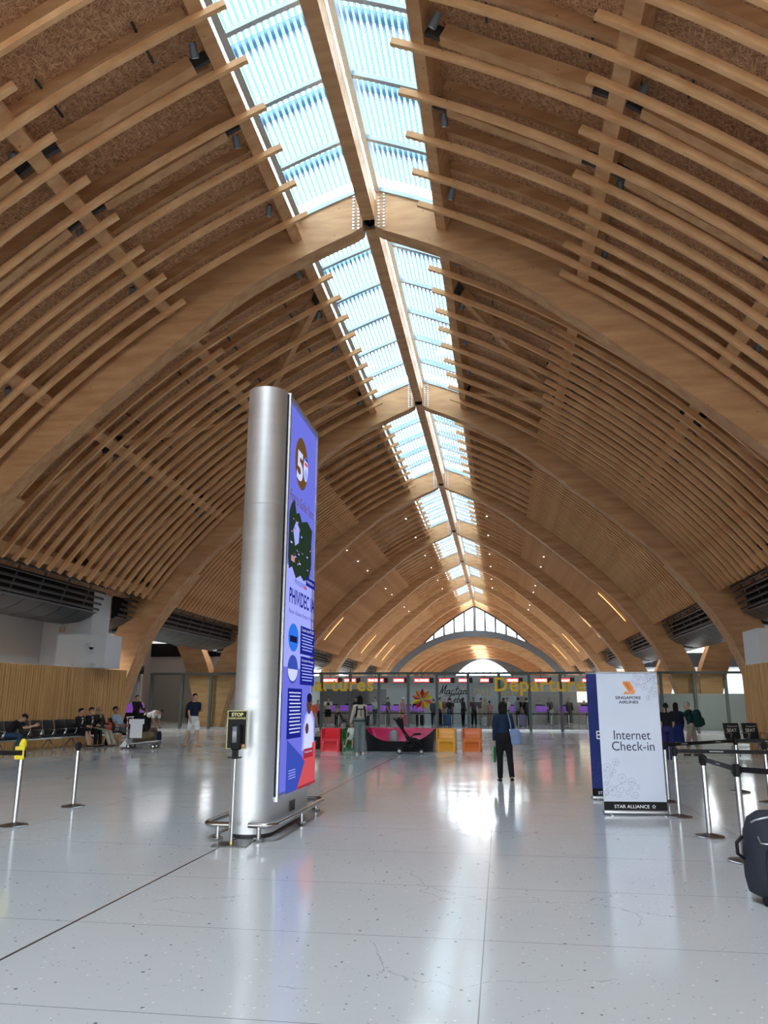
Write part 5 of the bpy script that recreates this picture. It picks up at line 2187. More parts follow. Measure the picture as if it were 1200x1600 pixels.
def suitcase(label, loc, m, rz=0.0, w=.42, d=.26, h=.62, group='wheeled suitcases', handle=True):
    r = thing('suitcase', label, 'suitcase', loc, rz, group)
    b = MB().rbox((0, 0, h / 2 + .06), (w, d, h), .05, seg=3)
    for i in range(4):
        b.box((-w * .3 + w * .2 * i, -d / 2 - .002, h / 2 + .06), (.012, .008, h * .8))
    b.build('shell', [m], r)
    for x in (-1, 1):
        for y in (-1, 1):
            MB().tube([(x * w * .36 - .012, y * d * .3, .03), (x * w * .36 + .012, y * d * .3, .03)], .03, 12).build('wheel', [BLACK], r)
    if handle:
        MB().tube([(-.1, d * .3, h + .05), (-.1, d * .3, h + .4), (.1, d * .3, h + .4), (.1, d * .3, h + .05)], .01, 8).build('pull_handle', [ALU], r)
    return r


def build_luggage():
    # dark soft case cut by the picture edge
    NV = mat('navy_fabric', (.012, .017, .030), .75, var=.25, scale=30, bump=.3)
    c = Vector((4.66, 5.30, 0))
    p = flr(1199, 1415)
    r = thing('travel_bag', 'dark navy soft suitcase with zips at the picture edge', 'suitcase', (p.x + .12, p.y + .10, 0), .25)
    b = MB()
    bag_shape(b, (0, 0, .05), .44, .36, .62)
    b.build('case_body', [NV], r)
    f = MB()
    bag_shape(f, (.0, -.17, .12), .34, .10, .36)
    f.build('front_pocket', [NV], r)
    z = MB()
    z.tube([(-.19, -.12, .50), (-.2, -.17, .46), (-.16, -.21, .46), (.1, -.22, .47)], .006, 6)
    z.tube([(-.21, -.08, .60), (-.2, -.12, .62), (-.1, -.17, .65), (.1, -.18, .66)], .007, 6)
    z.build('zip', [ALU], r)
    t = MB()
    t.rbox((-.13, -.235, .37), (.022, .008, .10), .004)
    t.tube([(-.13, -.23, .42), (-.13, -.23, .46)], .006, 6)
    t.build('zip_pull', [ALU], r)
    h = MB().tube([(-.24, .02, .48), (-.30, .0, .44), (-.30, .0, .36), (-.24, .02, .32)], .014, 8)
    h.build('side_handle', [BLACK], r)
    for x in (-1, 1):
        MB().tube([(x * .15 - .02, -.1, .04), (x * .15 + .02, -.1, .04)], .04, 12).build('wheel', [BLACK], r)
    # baggage trolley by the bench end
    p = flr(214, 1170)
    r = thing('baggage_trolley', 'grey baggage trolley with red striped mast and white notice board', 'trolley', (p.x, p.y + .2, 0), .12)
    fr = MB()
    for s in (-1, 1):
        fr.tube([(-.35, s * .26, .14), (.55, s * .22, .24), (.68, s * .2, .25)], .018, 8)
    fr.tube([(-.35, -.26, .14), (-.35, .26, .14)], .018, 8)
    fr.tube([(.55, -.22, .24), (.55, .22, .24)], .018, 8)
    fr.rbox((.1, 0, .20), (.85, .46, .02), .008, (0, -.11, 0))
    fr.build('deck', [ALU], r)
    ms = MB()
    for s in (-1, 1):
        ms.tube([(-.36, s * .25, .12), (-.40, s * .25, 1.0)], .018, 8)
    ms.build('mast', [mat('mast_white', (.6, .58, .56), .5)], r)
    st = MB()
    for i in range(5):
        st.tube([(-.37 - .006 * i, -.25, .22 + i * .16), (-.374 - .006 * i, -.25, .29 + i * .16)], .021, 8)
    st.build('mast_stripes', [mat('stripe_red', (.42, .03, .03), .5, var=0)], r)
    MB().tube([(-.40, -.32, 1.0), (-.40, .32, 1.0)], .022, 10).build('handlebar', [mat('mast_white', (.6, .58, .56), .5)], r)
    bd = MB()
    bd.box((-.10, -.20, .86), (.50, .02, .16))
    bd.box((-.10, -.19, .56), (.40, .02, .44))
    bd.build('notice_board', [WHITEW], r)
    MB().prism([(-.6, .06), (-.36, .06), (-.36, .30), (-.44, .28)], -.22, .22).build('front_guard', [WHITEW], r)
    for (x, y) in ((-.30, -.24), (-.30, .24), (.50, -.2), (.50, .2)):
        w = MB().tube([(x, y - .02, .075), (x, y + .02, .075)], .075, 16)
        wo_ = w.build('wheel', [BLACK], r)
        MB().tube([(x, y - .023, .075), (x, y + .023, .075)], .035, 12).build('hub', [ALU], wo_)
    b = thing('duffel_bag', 'olive brown duffel bag lying on the baggage trolley deck', 'bag', (p.x + .10, p.y + .22, .235), .12)
    mb = MB()
    rr = []
    for i in range(11):
        t = -1 + .2 * i
        k = (1 - abs(t) ** 4) ** .5 if abs(t) < 1 else .05
        rr.append([Vector((t * .38, .17 * k * math.cos(a), .14 + .11 * t * .3 + .15 * k * math.sin(a))) for a in [2 * PI * j / 16 for j in range(16)]])
    mb.rings(rr)
    mb.build('bag_body', [mat('olive_canvas', (.13, .10, .045), .85, var=.3, scale=12, bump=.5)], b)
    for s in (-.15, .15):
        MB().tube([(s, .172 * math.cos(a), .14 + s * .09 + .156 * math.sin(a)) for a in [PI * j / 12 for j in range(13)]], .012, 6).build('strap', [mat('strap_brown', (.08, .06, .035), .8)], b)


def build_side_boxes():
    o = MB().box((-12.25, 27.6, 3.32), (1.95, 1.2, 1.22)).build('white_box', [WHITEW])
    tag(o, 'white boxed-in services block on top of the slat screen, carrying the camera', 'services box', 'white services boxes')
    o = MB().box((-13.62, 28.9, 4.5), (2.05, 1.4, 3.6)).build('white_box', [WHITEW])
    tag(o, 'tall white panelled box reaching up to the batten ends, above the slat screen', 'services box', 'white services boxes')
    o = MB().box((-14.8, 23.6, 3.9), (.25, 9.5, 2.6)).build('white_box', [WHITEW])
    tag(o, 'long pale grey wall panel set back above the bench-row slat screen', 'wall panel', 'white services boxes')
    q = onY(1187, 980, 27.0)
    o = MB().box((q.x + 1.4, 28.1, q.z / 2), (2.8, 1.6, q.z)).build('white_box', [WHITEW])
    tag(o, 'white boxed-in services block above the slat screen near the paper-signed seats', 'services box', 'white services boxes')
    p = onY(148, 1012, 26.99)
    r = thing('dome_camera', 'white dome security camera on a bent arm against the white box', 'camera', (p.x, 26.99, p.z))
    MB().tube([(-.28, 0, -.05), (-.28, -.12, .12), (-.1, -.22, .16), (0, -.25, .12), (0, -.25, .06)], .022, 8).build('arm', [WHITEW], r)
    MB().lathe([(.001, .1), (.09, .09), (.10, 0)], (0, -.25, 0), 16).build('housing', [WHITEW], r)
    MB().ell((0, -.25, 0), (.085, .085, .09), 16, 8, keep=lambda q: q.z < .05).build('dome', [mat('dome_black', (.01, .01, .012), .08)], r)
    MB().box((-.28, .0, -.08), (.12, .03, .16)).build('wall_plate', [WHITEW], r)
    for i, x in enumerate((116, 146)):
        q = onY(x, 1038, 26.99)
        o = MB().rbox((q.x, 26.97, q.z), (.16, .06, .10), .01).box((q.x, 26.95, q.z - .05), (.16, .05, .02)).build('wall_bracket', [ALU])
        tag(o, ('small bracket low on the white box, away from the arch leg', 'small bracket low on the white box, nearer the arch leg')[i], 'bracket', 'small brackets on the white box')
    q = onY(98, 983, 28.2)
    o = MB().rbox((q.x, 28.17, q.z), (.24, .05, .24), .01).build('notice_plate', [mat('plate_cream', (.55, .47, .28), .5)])
    tag(o, 'small square cream plate on the tall white box', 'plate')
    # things standing beyond the bench row
    p = flr(231, 1143)
    r = thing('floor_sign', 'small black floor sign on a pole behind the bending man', 'sign', (p.x, p.y - 7, 0))
    MB().tube([(0, 0, 0), (0, 0, 1.75)], .02, 8).build('pole', [BLACK], r)
    MB().lathe([(.001, 0), (.18, 0), (.18, .02), (.001, .03)], n=16).build('base', [BLACK], r)
    s = MB().box((0, -.03, 1.34), (.36, .02, .30))
    s.mi = 1
    for i in range(4):
        s.box((0, -.042, 1.43 - i * .055), (.26 - .03 * (i % 2), .004, .018))
    s.build('sign_plate', [BLACK, mat('sign_yellow', (.80, .78, .30), .5, var=0)], r)
    p = flr(258, 1141)
    r = thing('desk_stand', 'small dark desk with a framed screen behind the glass partition', 'desk', (p.x - .2, 46.5, 0))
    for x in (-.7, -.2, .1, .7):
        MB().box((x, 0, .4), (.06, .5, .8)).build('leg', [BLACK], r)
    MB().box((0, 0, .8), (1.6, .6, .06)).build('desk_top', [BLACK], r)
    MB().rbox((-.45, 0, 1.0), (.5, .4, .35), .03).build('machine', [BLACK], r)
    MB().box((.4, .0, 1.55), (.9, .05, .05)).box((.4, 0, 1.05), (.9, .05, .05)).box((-.03, 0, 1.3), (.05, .05, .5)).box((.83, 0, 1.3), (.05, .05, .5)).box((.4, .02, 1.3), (.8, .02, .45)).build('framed_screen', [STEEL], r)
    # purple counter by the arch leg and an info screen pole
    p = onY(194, 1110, 35.0)
    r = thing('kiosk_counter', 'purple topped counter past the end of the slat screen', 'counter', (p.x + .25, 35.0, 0))
    MB().box((0, .2, .5), (1.6, .7, 1.0)).build('counter_body', [BLACK], r)
    MB().rbox((0, -.18, 1.22), (1.6, .12, .42), .03).build('purple_panel', [mat('counter_purple')], r)
    p = onY(217, 1070, 36)
    r = thing('screen_pole', 'dark pole carrying a small hanging screen past the slat screen', 'screen', (p.x, 36, 0))
    MB().box((0, 0, 1.6), (.12, .12, 3.2)).build('pole', [STEEL], r)
    MB().rbox((-.08, -.1, 3.0), (.62, .14, .40), .02).build('screen_case', [BLACK], r)
    MB().box((-.3, -.175, 2.98), (.10, .01, .08)).build('lit_mark', [emis('led_red', (1, .045, .05), 3.0)], r)
    p = flr(490, 1171)
    o = thing('black_bin', 'low black box bin between the totem and the red chair', 'bin', (p.x, p.y + .1, 0))
    MB().rbox((0, .15, .18), (.34, .30, .36), .02).build('bin_body', [BLACK], o)
    MB().rbox((0, .15, .375), (.36, .32, .03), .01).build('bin_lid', [BLACK], o)


def build_all_furnish():
    build_totem()
    build_sanitizer()
    stan = build_stanchions()
    build_banners()
    build_play_seats()
    build_stroller()
    pos = build_bench_seats()
    build_glass_wall()
    build_checkin(stan)
    build_luggage()
    build_side_boxes()
    return pos
# ------------------------------------------------------------------ the people in the hall
def stand(x, yf, yt, lift=0.0):
    p = flr(x, yf)
    H = onY(x, yt, p.y).z
    return Vector((p.x, p.y, 0)), H


def build_people(SEATS):
    pos, srz, nrm = SEATS
    BLK, NVY, WHT = cloth('black', (.010, .010, .012)), cloth('navy', (.012, .020, .048)), cloth('white', (.68, .68, .68))
    CRM, GRY, BGE = cloth('cream', (.52, .46, .38)), cloth('grey_green', (.16, .20, .20)), cloth('beige', (.36, .30, .23))
    DGR, JNS, CHK = cloth('dark_green', (.008, .035, .028)), cloth('jeans', (.03, .06, .12)), cloth('blue_check', (.30, .40, .52))
    SHB, SHW = mat('shoe_black', (.012, .011, .011), .4, var=.1), mat('shoe_white', (.62, .60, .58), .6, var=.05)
    SHT = mat('shoe_tan', (.30, .20, .12), .6, var=.1)
    # woman walking away down the middle
    p, H = stand(789, 1220.5, 1097)
    r, J, I = person('person walking away in navy jacket and cropped black trousers, blue shoulder bag', p, PI + .06, H, lean=.03, arms={1: (.02, .13, .10, .02), -1: (.05, .22, .85, .25)},
                     legs={1: (.02, .0, .02), -1: (.02, .38, .10)}, top=cloth('navy_jacket', (.010, .022, .055), .75), sleeve='long', hem=-.02, bottom=BLK, kind='trousers', hair='bob', shoes=SHB, female=True)
    b = thing('shoulder_bag', 'pale blue slouchy shoulder bag on the woman in the navy jacket', 'bag', J[-1][4] + Vector((.15, .02, -.10)), .2)
    BB = cloth('bag_blue', (.20, .28, .46))
    m = MB()
    bag_shape(m, (0, 0, -.02), .24, .14, .30)
    m.build('bag_body', [BB], b)
    inv = b.matrix_basis.inverted()
    s0 = inv @ (J[-1][0] + Vector((-.05, 0, .06)))
    MB().tube([(-.08, -.06, .20), s0.lerp(Vector((-.08, -.06, .2)), .5) + Vector((0, -.09, 0)), s0 + Vector((0, -.07, 0)), s0 + Vector((0, 0, .02)), s0 + Vector((0, .09, -.06)), (.04, .06, .20)], .018, 8, flat=.4).build('strap', [BB], b)
    h = J[1][3]
    g = thing('green_packet', 'thin folded green packet held by the woman in the navy jacket', 'packet', h + Vector((0, 0, -.02)), 1.2)
    MB().rings([[Vector((x, y, z)) for x, y in ((-w_, -.012), (w_, -.012), (w_, .012), (-w_, .012))] for z, w_ in ((.02, .03), (-.08, .075), (-.20, .07), (-.29, .03))], True, False).build('packet_body', [mat('packet_green', (.05, .30, .10), .5, var=.2)], g)
    # man in shorts by the totem
    p, H = stand(300, 1167, 1083.5)
    r, J, I = person('person in navy shirt and white shorts walking past the totem', p, 1.0, H, arms={1: (.55, .12, 2.15, .45), -1: (.15, .2, .35, .0)}, legs={1: (.24, .10, .03), -1: (-.20, .14, .04)}, top=NVY, hem=-.06, bottom=WHT, kind='shorts', shoes=SHT, turn=-.1, sleeve='short')
    backpack('black backpack on the man in white shorts', I, mat('pack_black', (.012, .012, .014), .7, var=.2), w=.34, d=.2, h=.5)
    # family by the sofa
    p, H = stand(562, 1178, 1087)
    r, J, I = person('person in cream blouse and wide grey trousers standing over the toddler', p, PI + .35, H, lean=.04, arms={1: (.30, .22, .25, .0), -1: (.25, .10, .9, .4)}, legs={1: (.03, .03, .02), -1: (.0, .02, .02)}, top=CRM, sleeve='long', hem=-.02, bottom=GRY, kind='wide', hair='long', shoes=SHW, female=True)
    c = thing('baby_carrier', 'black baby carrier straps on the woman in the cream blouse', 'baby carrier', p + Vector((0, 0, 1.0)), PI + .35)
    inv = c.matrix_basis.inverted()
    T = I['T']
    m = MB()
    for k in (-1, 1):
        m.tube([inv @ T(k * .10, .14, .30), inv @ T(k * .12, .05, .50), inv @ T(k * .11, -.10, .44), inv @ T(k * .13, -.155, .30), inv @ T(k * .15, -.06, .12)], .028, 8, flat=.4)
    m.tube([inv @ T(-.1, -.155, .36), inv @ T(.1, -.155, .36)], .018, 8)
    m.tube([inv @ T(.19 * math.cos(a), .15 * math.sin(a), .02) for a in [2 * PI * i / 16 for i in range(16)]], .03, 8, closed=True, flat=.5)
    m.build('straps', [BLK], c)
    m = MB().tube([inv @ T(.0, -.165, .36), inv @ T(.0, -.17, .14)], .012, 6)
    m.build('hanging_strap', [BLK], c)
    q = flr(548, 1174.5)
    person('small child in white dress sitting on the green chair', (q.x - .02, q.y + .22, 0), .0, .92, seat=.44, lean=-.06, nod=-.25, arms={1: (.5, .2, .7, .1), -1: (.3, .3, .5, .1)}, legs={1: (1.25, .75, .12), -1: (1.25, .70, .28)}, top=WHT, sleeve='short', bottom=cloth('dress', (.5, .5, .5)), kind='skirt', hair='short', hairm=HAIR_B, shoes=SHW, female=True)
    # group beyond the white banner
    p, H = stand(1047, 1190, 1099)
    r, J, I = person('person with ponytail, black top and blue trousers, partly behind the white banner', p, PI - .15, H, arms={1: (.0, .12, .15, 0), -1: (.1, .12, .5, .3)}, top=BLK, hem=-.10, bottom=cloth('blue_trousers', (.022, .022, .10)), kind='wide', hair='tail', shoes=SHB, female=True)
    p, H = stand(1062, 1184, 1098)
    r, J, I = person('long-haired person in dark top and blue skirt standing close to the ponytail woman', p, PI - .25, H, arms={1: (.2, .05, .5, .2), -1: (.15, .10, .3, .2)}, top=cloth('dark_blue', (.008, .010, .026)), sleeve='long', hem=-.02, bottom=cloth('blue_skirt', (.010, .018, .10)), kind='skirt', hair='long', shoes=SHW, female=True, lean=.04)
    p, H = stand(1084, 1180, 1096)
    r, J, I = person('grey-haired person in green shirt and beige trousers reaching out an arm', p, -1.95, H, lean=.10, arms={-1: (1.05, .1, .25, .1), 1: (.9, .1, .4, .1)}, legs={1: (.22, .12, .05), -1: (-.16, .10, .05)}, top=DGR, sleeve='short', bottom=cloth('khaki', (.30, .25, .22)), kind='capri', hair='short', hairm=HAIR_G, shoes=SHB, skin=SKIN)
    backpack('large dark green backpack on the grey-haired man', I, cloth('pack_green', (.006, .032, .028)), w=.38, d=.27, h=.56, zoff=-.06)
    # seated travellers on the bench
    nv = nrm.to_3d()

    def seated(i, label, **kw):
        p = pos[i] + nv * .02
        kw.setdefault('seat', .545)
        kw.setdefault('legs', {1: (1.5, 1.5, .10), -1: (1.5, 1.45, .10)})
        return person(label, p, kw.pop('rz', srz), kw.pop('H', 1.68), **kw)
    ph = seated(1, 'person in black cap and shirt bent over a phone on the bench', lean=.72, nod=.25, rz=srz + .55, arms={1: (1.05, .1, .75, .25), -1: (1.0, .1, .8, .25)}, top=BLK, bottom=JNS, shoes=SHW, cap=BLK, legs={1: (1.5, 1.55, .15), -1: (1.5, 1.7, .15)})
    hh = (ph[1][1][3] + ph[1][-1][3]) / 2
    o = MB().rbox((0, 0, 0), (.075, .012, .15), .005, (.7, 0, 0)).build('phone', [BLACK])
    o.location = hh
    o.rotation_euler = (0, 0, srz + .55)
    tag(o, 'dark phone in the hands of the man in the black cap', 'phone')
    seated(7, 'person with hair bun in black suit and white shirt on the bench', H=1.62, lean=.12, arms={1: (.45, .05, .95, .25), -1: (.45, .05, .95, .25)}, top=cloth('suit', (.011, .010, .012), .7), sleeve='long', hem=-.05, open_jacket=WHT, bottom=cloth('suit', (.011, .010, .012), .7), kind='skirt', hair='bun', shoes=SHB, female=True, turn=.15, legs={1: (1.5, 1.35, .0), -1: (1.5, 1.2, .02)})
    seated(8, 'person in black suit wearing a pale face mask on the bench', H=1.68, lean=.10, arms={1: (.7, .1, 1.75, .4), -1: (.45, .05, 1.0, .3)}, top=cloth('suit', (.011, .010, .012), .7), sleeve='long', hem=-.05, open_jacket=WHT, bottom=BLK, kind='trousers', hair='short', shoes=SHB, mask=mat('mask_yellow', (.70, .62, .35), .8, var=.05), nod=.1)
    seated(9, 'bald person in dark jacket and beige trousers on the bench', H=1.74, lean=.0, arms={1: (.35, .08, 1.0, .3), -1: (.35, .08, 1.0, .3)}, top=cloth('jacket_dark', (.030, .026, .026)), sleeve='long', hem=-.05, open_jacket=cloth('shirt_slate', (.10, .13, .18)), bottom=cloth('sand', (.42, .37, .30)), kind='trousers', hair='bald', hairm=HAIR_G, shoes=SHB, belly=.04, turn=.2, legs={1: (1.4, 1.0, .12), -1: (1.4, .95, .05)}, skin=mat('skin_pink', (.42, .22, .16), .5, var=.06, scale=20))
    seated(11, 'person in blue check shirt and dark cap reclining on the bench end', H=1.76, lean=-.35, nod=.25, arms={1: (.35, .15, .95, .3), -1: (.35, .12, .95, .3)}, top=CHK, sleeve='short', hem=-.06, bottom=cloth('grey_shorts', (.10, .115, .13)), kind='trousers', hair='short', shoes=SHB, cap=cloth('cap_brown', (.02, .014, .012)), belly=.07, skin=SKIN_T, legs={1: (1.35, 1.1, .12), -1: (1.35, 1.0, .08)})
    sp = pos[10]
    o = thing('red_bag', 'red bag standing on the empty seat beside the bald man', 'bag', sp + Vector((0, 0, .475)) + nv * .0, srz)
    m = MB()
    bag_shape(m, (0, 0, 0), .36, .2, .30)
    m.build('bag_body', [mat('bag_red', (.55, .012, .018), .4, var=.1)], o)
    MB().tube([(-.1, 0, .28), (-.08, 0, .37), (.08, 0, .37), (.1, 0, .28)], .01, 6).build('handle', [mat('bag_red', (.55, .012, .018), .4)], o)
    q = pos[9].lerp(pos[10], .5) + nv * .32
    o = thing('black_bag', 'black bag on the floor under the bench beside the bald man', 'bag', (q.x, q.y, 0), srz)
    m = MB()
    bag_shape(m, (0, 0, 0), .34, .26, .34)
    m.build('bag_body', [cloth('bag_black', (.013, .012, .012))], o)
    # by the baggage trolley
    p = flr(221, 1156)
    person('person in white shirt bending low over the luggage by the trolley', (p.x - .1, p.y + .6, 0), 1.35, 1.72, lean=1.30, nod=-.2, arms={1: (.0, .05, .25, .1), -1: (.1, .05, .2, .1)}, legs={1: (.1, .2, .05), -1: (-.05, .1, .05)}, top=WHT, sleeve='short', bottom=BLK, kind='trousers', hair='short', hairm=HAIR_B, shoes=SHB, skin=SKIN_T)
    q = flr(226, 1158)
    o = thing('backpack', 'brown and navy rucksack on the floor by the bending man', 'backpack', (q.x + .1, q.y + .5, 0), .3)
    m = MB()
    bag_shape(m, (0, 0, 0), .36, .26, .50)
    m.build('bag_body', [cloth('rucksack_brown', (.10, .065, .055))], o)
    m = MB()
    bag_shape(m, (.24, 0, 0), .18, .22, .36)
    m.build('side_pocket', [cloth('navy', (.012, .020, .048))], o)
    p = onY(207, 1100, 33.5)
    r, J, I = person('person in dark uniform jacket standing at the kiosk counter', (p.x, 33.9, 0), 1.2, 1.78, arms={1: (.5, .1, .9, .2), -1: (.5, .1, .9, .2)}, top=cloth('uniform', (.014, .016, .020)), sleeve='long', bottom=BLK, kind='trousers', hair='short', shoes=SHB, fine=False)
    # sliver of a person beside the totem
    p = onY(484, 1150, 27)
    person('person in orange top mostly hidden behind the steel totem', (p.x, 27, 0), PI, 1.66, top=cloth('orange', (.62, .10, .05)), sleeve='short', bottom=cloth('pale', (.4, .4, .4)), kind='trousers', hair='short', hairm=mat('hair_white', (.6, .6, .6), .6), shoes=SHW, fine=False)

    # ---------------- queue behind the glass
    def crowd(label, x, yf, yt, rz, top, bottom, kind='trousers', hair='short', Y=None, **kw):
        p, H = stand(x, yf, yt)
        kw.setdefault('arms', {1: (.25, .1, .6, .1), -1: (.1, .1, .3, .1)})
        kw.setdefault('legs', {1: (.06, .04, .03), -1: (-.04, .04, .03)})
        return person(label, p, rz, min(H, 1.82), top=top, bottom=bottom, kind=kind, hair=hair, shoes=kw.pop('shoes', SHB), fine=False, group='travellers queuing behind the glass', **kw)
    PK, RED, TEAL = cloth('pink', (.55, .22, .22)), cloth('red_short', (.38, .02, .04)), cloth('teal', (.06, .18, .18))
    DK = cloth('charcoal', (.018, .019, .022))
    crowd('person in pale pink shirt behind the glass, first after the totem', 496, 1134, 1094, .6, cloth('pale_pink', (.5, .36, .32)), DK, hair='tail', female=True)
    crowd('person in white T-shirt with dark heart print behind the glass', 512, 1134, 1088, .2, WHT, DK, kind='shorts', arms={1: (.5, .1, 1.6, .4), -1: (.4, .1, 1.5, .4)})
    p, H = stand(512.5, 1134, 1088)
    hp = MB()
    hp.ell((p.x + .03, p.y - .155, H * .74), (.09, .02, .11), 10, 8)
    o = hp.build('heart_print', [BLK])
    tag(o, 'dark heart badge on the chest of the white T-shirt', 'badge')
    crowd('short person in cream top pushing a buggy behind the glass', 526, 1134, 1101, .9, CRM, BLK, hair='tail', female=True)
    crowd('long-haired person in black behind the glass, next to the cream blouse', 556, 1134, 1087, -.6, BLK, BLK, hair='long', female=True)
    crowd('person in white hooded top and dark trousers behind the glass', 586, 1134, 1089, -.8, cloth('off_white', (.55, .55, .54)), NVY, sleeve='long', arms={1: (.7, .1, 1.7, .4), -1: (.2, .1, .4, .1)})
    crowd('person in dark navy shirt behind the glass, hands at the waist', 606, 1134, 1088, 1.4, NVY, DK)
    crowd('person in white sun hat and pink shirt behind the glass', 629, 1134, 1088, 1.3, PK, cloth('orange_short', (.5, .12, .04)), kind='shorts', hat=WHT)
    crowd('person in dark jacket half hidden by the flower emblem', 678, 1134, 1092, PI, cloth('navy_coat', (.016, .024, .05)), DK, sleeve='long')
    crowd('person in yellow safety vest behind the glass by the emblem', 688, 1134, 1088, 1.5, cloth('vest_yellow', (.55, .55, .04)), DK)
    crowd('bald person in reddish shirt behind the glass by the emblem', 695.5, 1132, 1088, -.4, cloth('maroon', (.20, .06, .06)), BGE, hair='bald', hairm=HAIR_G)
    crowd('person in black shirt and jeans next to the bald traveller', 704, 1134.5, 1091, PI, DK, JNS)
    crowd('long-haired person all in black under the handwritten sign', 724, 1134, 1088, 2.2, BLK, BLK, hair='long', female=True, sleeve='long')
    crowd('person in patterned dark shirt and hat behind the glass', 741, 1134, 1089, .4, cloth('pattern', (.09, .05, .06)), DK, hat=cloth('hat_grey', (.25, .24, .24)))
    crowd('person in slate jacket next to the patterned shirt', 752.5, 1132, 1087, PI, cloth('slate', (.04, .06, .085)), BGE, sleeve='long')
    crowd('blond person in beige top behind the glass', 758.5, 1133, 1089, -.5, cloth('camel', (.42, .32, .18)), BGE, hair='bob', hairm=HAIR_Y, female=True)
    crowd('person in rose shirt beside the walking woman', 766, 1134.5, 1095, PI, cloth('rose', (.48, .22, .22)), cloth('tan_trousers', (.3, .2, .15)), hair='tail', female=True)
    crowd('dark long-haired person just past the walking woman', 788, 1134, 1090, 2.6, BLK, DK, hair='long', female=True)
    crowd('person in white shirt just past the walking woman', 794, 1134, 1089, -.7, WHT, GRY)
    r = crowd('person in black shirt wearing a pale grey backpack in the queue', 811, 1135, 1088, 2.7, BLK, cloth('olive', (.10, .09, .06)))
    backpack('pale grey backpack worn by a queuing traveller', r[2], cloth('pack_grey', (.28, .29, .29)), w=.34, d=.2, h=.55, straps=False)
    crowd('person in black with hair tied up, next to the grey backpack', 824, 1135, 1090, PI, BLK, DK, hair='bun', female=True, sleeve='long')
    crowd('person in black leaning at the far counter', 860, 1131, 1087, .7, BLK, DK)
    crowd('broad person in black seen from behind at the far counter', 879, 1129.5, 1084, PI, BLK, DK, sleeve='long', belly=.05)
    crowd('small person in pale top bent over a trolley behind the glass', 862, 1134, 1104, .8, cloth('pale', (.4, .4, .4)), GRY, lean=.3)
    crowd('person in long dark dress facing out behind the glass', 891, 1133, 1090, .1, DK, DK, kind='long_skirt', hair='long', female=True, sleeve='long')
    crowd('person in brown top standing behind the long dark dress', 897, 1130, 1085, PI, cloth('brown', (.07, .05, .045)), DK, hair='long', female=True)
    for i, (x, t) in enumerate(((545, 'clerk in dark uniform at the counter by the grey wall panel'), (650, 'clerk in dark uniform at the counter behind the emblem'), (842, 'clerk in dark uniform behind the purple counter past the walking woman'), (913, 'clerk in dark uniform at the last counter by the blue banner'))):
        q = onY(x, 1110, 58.6)
        person(t, (q.x, 58.6, 0), 0, 1.66, top=DK, bottom=DK, hair='short', fine=False, shoes=SHB, group='counter clerks')
    # luggage in the queue
    src = suitcase('red suitcase beside the traveller in the white hat', (flr(633, 1134).x, flr(633, 1134).y - .32, 0), mat('case_red', (.50, .015, .05), .3, var=.05), .2, w=.48, h=.66, group='suitcases behind the glass')
    suitcase('lavender suitcase beside the grey backpack', (flr(817, 1135).x, flr(817, 1135).y - .32, 0), mat('case_lavender', (.32, .26, .52), .3, var=.05), .1, h=.7, group='suitcases behind the glass')
    suitcase('blue suitcase below the person in jeans', (flr(700, 1135.5).x, flr(700, 1135.5).y - .32, 0), mat('case_blue', (.01, .06, .16), .35, var=.1), 0, w=.55, h=.70, group='suitcases behind the glass')
    suitcase('pale teal suitcase beside the pink shirt by the totem', (flr(491, 1136).x, flr(491, 1136).y - .32, 0), mat('case_teal', (.22, .42, .40), .3, var=.05), 0, h=.66, group='suitcases behind the glass')
    suitcase('black suitcase by the person in the navy shirt', (flr(573, 1135).x, flr(573, 1135).y - .32, 0), mat('case_black', (.014, .014, .017), .35, var=.1), 0, h=.64, group='suitcases behind the glass')
    suitcase('pale grey suitcase by the slate jacket', (flr(757, 1135).x, flr(757, 1135).y - .32, 0), mat('case_grey', (.42, .44, .45), .35, var=.05), 0, w=.34, h=.5, group='suitcases behind the glass')
    suitcase('dark suitcase under the flower emblem', (flr(657, 1135).x, flr(657, 1135).y - .32, 0), mat('case_black', (.014, .014, .017), .35), 0, w=.5, h=.7, group='suitcases behind the glass')
    q = flr(536, 1136)
    o = thing('buggy', 'small black buggy pushed by the short person in cream', 'buggy', (q.x, q.y, 0), PI / 2)
    MB().rings([[Vector((x, y, z)) for x in (-.2, .2)] + [Vector((x, y, z - .05)) for x in (.2, -.2)] for y, z in ((-.3, .35), (0, .38), (.2, .75))], True, False).build('seat', [BLK], o)
    MB().tube([(-.2, -.3, .1), (-.2, .3, .9), (.2, .3, .9), (.2, -.3, .1)], .015, 6).tube([(-.2, .3, .1), (-.2, -.2, .5)], .015, 6).tube([(.2, .3, .1), (.2, -.2, .5)], .015, 6).build('frame', [BLACK], o)
    for y in (-.3, .3):
        for s in (-1, 1):
            MB().tube([(s * .2 - .02, y, .08), (s * .2 + .02, y, .08)], .08, 12).build('wheel', [BLACK], o)
LAMP = 380
SKY = 6.5
EXPO = 0.75
SEATS = build_all_furnish()
build_people(SEATS)
build_all_hall()
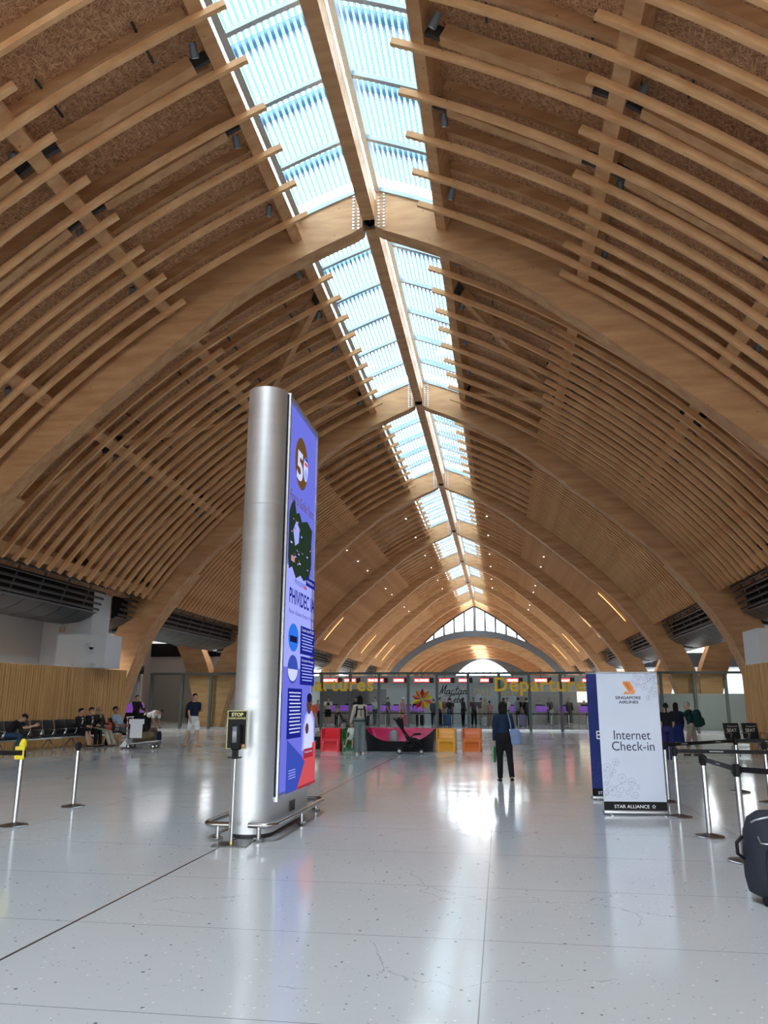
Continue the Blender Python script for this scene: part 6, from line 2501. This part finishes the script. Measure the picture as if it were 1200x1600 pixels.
# ------------------------------------------------------------------ camera, sky, view
cam = bpy.data.cameras.new('camera')
co_ = bpy.data.objects.new('camera', cam)
COL.objects.link(co_)
cam.sensor_fit = 'AUTO'
cam.sensor_width = 36
cam.lens = 36 * FPX / 1600
cam.clip_end = 600
rot = Matrix(((RX.x, -RX.y, -RX.z), (RY.x, -RY.y, -RY.z), (RZ.x, -RZ.y, -RZ.z)))
co_.matrix_world = Matrix.Translation(CAM) @ rot.to_4x4()
sc.camera = co_

world = bpy.data.worlds.new('world')
sc.world = world
world.use_nodes = True
wt = world.node_tree
wt.nodes.clear()
wo = wt.nodes.new('ShaderNodeOutputWorld')
bg = wt.nodes.new('ShaderNodeBackground')
tcw = wt.nodes.new('ShaderNodeTexCoord')
sx = wt.nodes.new('ShaderNodeSeparateXYZ')
wt.links.new(tcw.outputs['Generated'], sx.inputs[0])
rw = wt.nodes.new('ShaderNodeValToRGB')
rw.color_ramp.elements[0].position = .49
rw.color_ramp.elements[0].color = (.10, .10, .10, 1)
e_ = rw.color_ramp.elements.new(.505)
e_.color = (.93, .97, 1.0, 1)
rw.color_ramp.elements[2].position = 1.0
rw.color_ramp.elements[2].color = (.78, .90, 1.0, 1)
hz = wt.nodes.new('ShaderNodeMath')
hz.operation = 'MULTIPLY_ADD'
hz.inputs[1].default_value = .5
hz.inputs[2].default_value = .5
wt.links.new(sx.outputs['Z'], hz.inputs[0])
wt.links.new(hz.outputs[0], rw.inputs[0])
wt.links.new(rw.outputs[0], bg.inputs[0])
bg.inputs[1].default_value = SKY
wt.links.new(bg.outputs[0], wo.inputs[0])

sc.view_settings.view_transform = 'Standard'
sc.view_settings.look = 'None'
sc.view_settings.gamma = 1
sc.view_settings.exposure = EXPO
sc.view_settings.use_curve_mapping = False
sc.cycles.use_denoising = True
sc.cycles.max_bounces = 10
sc.cycles.diffuse_bounces = 5
sc.cycles.glossy_bounces = 4
sc.cycles.transmission_bounces = 8
sc.cycles.transparent_max_bounces = 16
sc.cycles.sample_clamp_indirect = 6
sc.cycles.caustics_reflective = False
sc.cycles.caustics_refractive = False
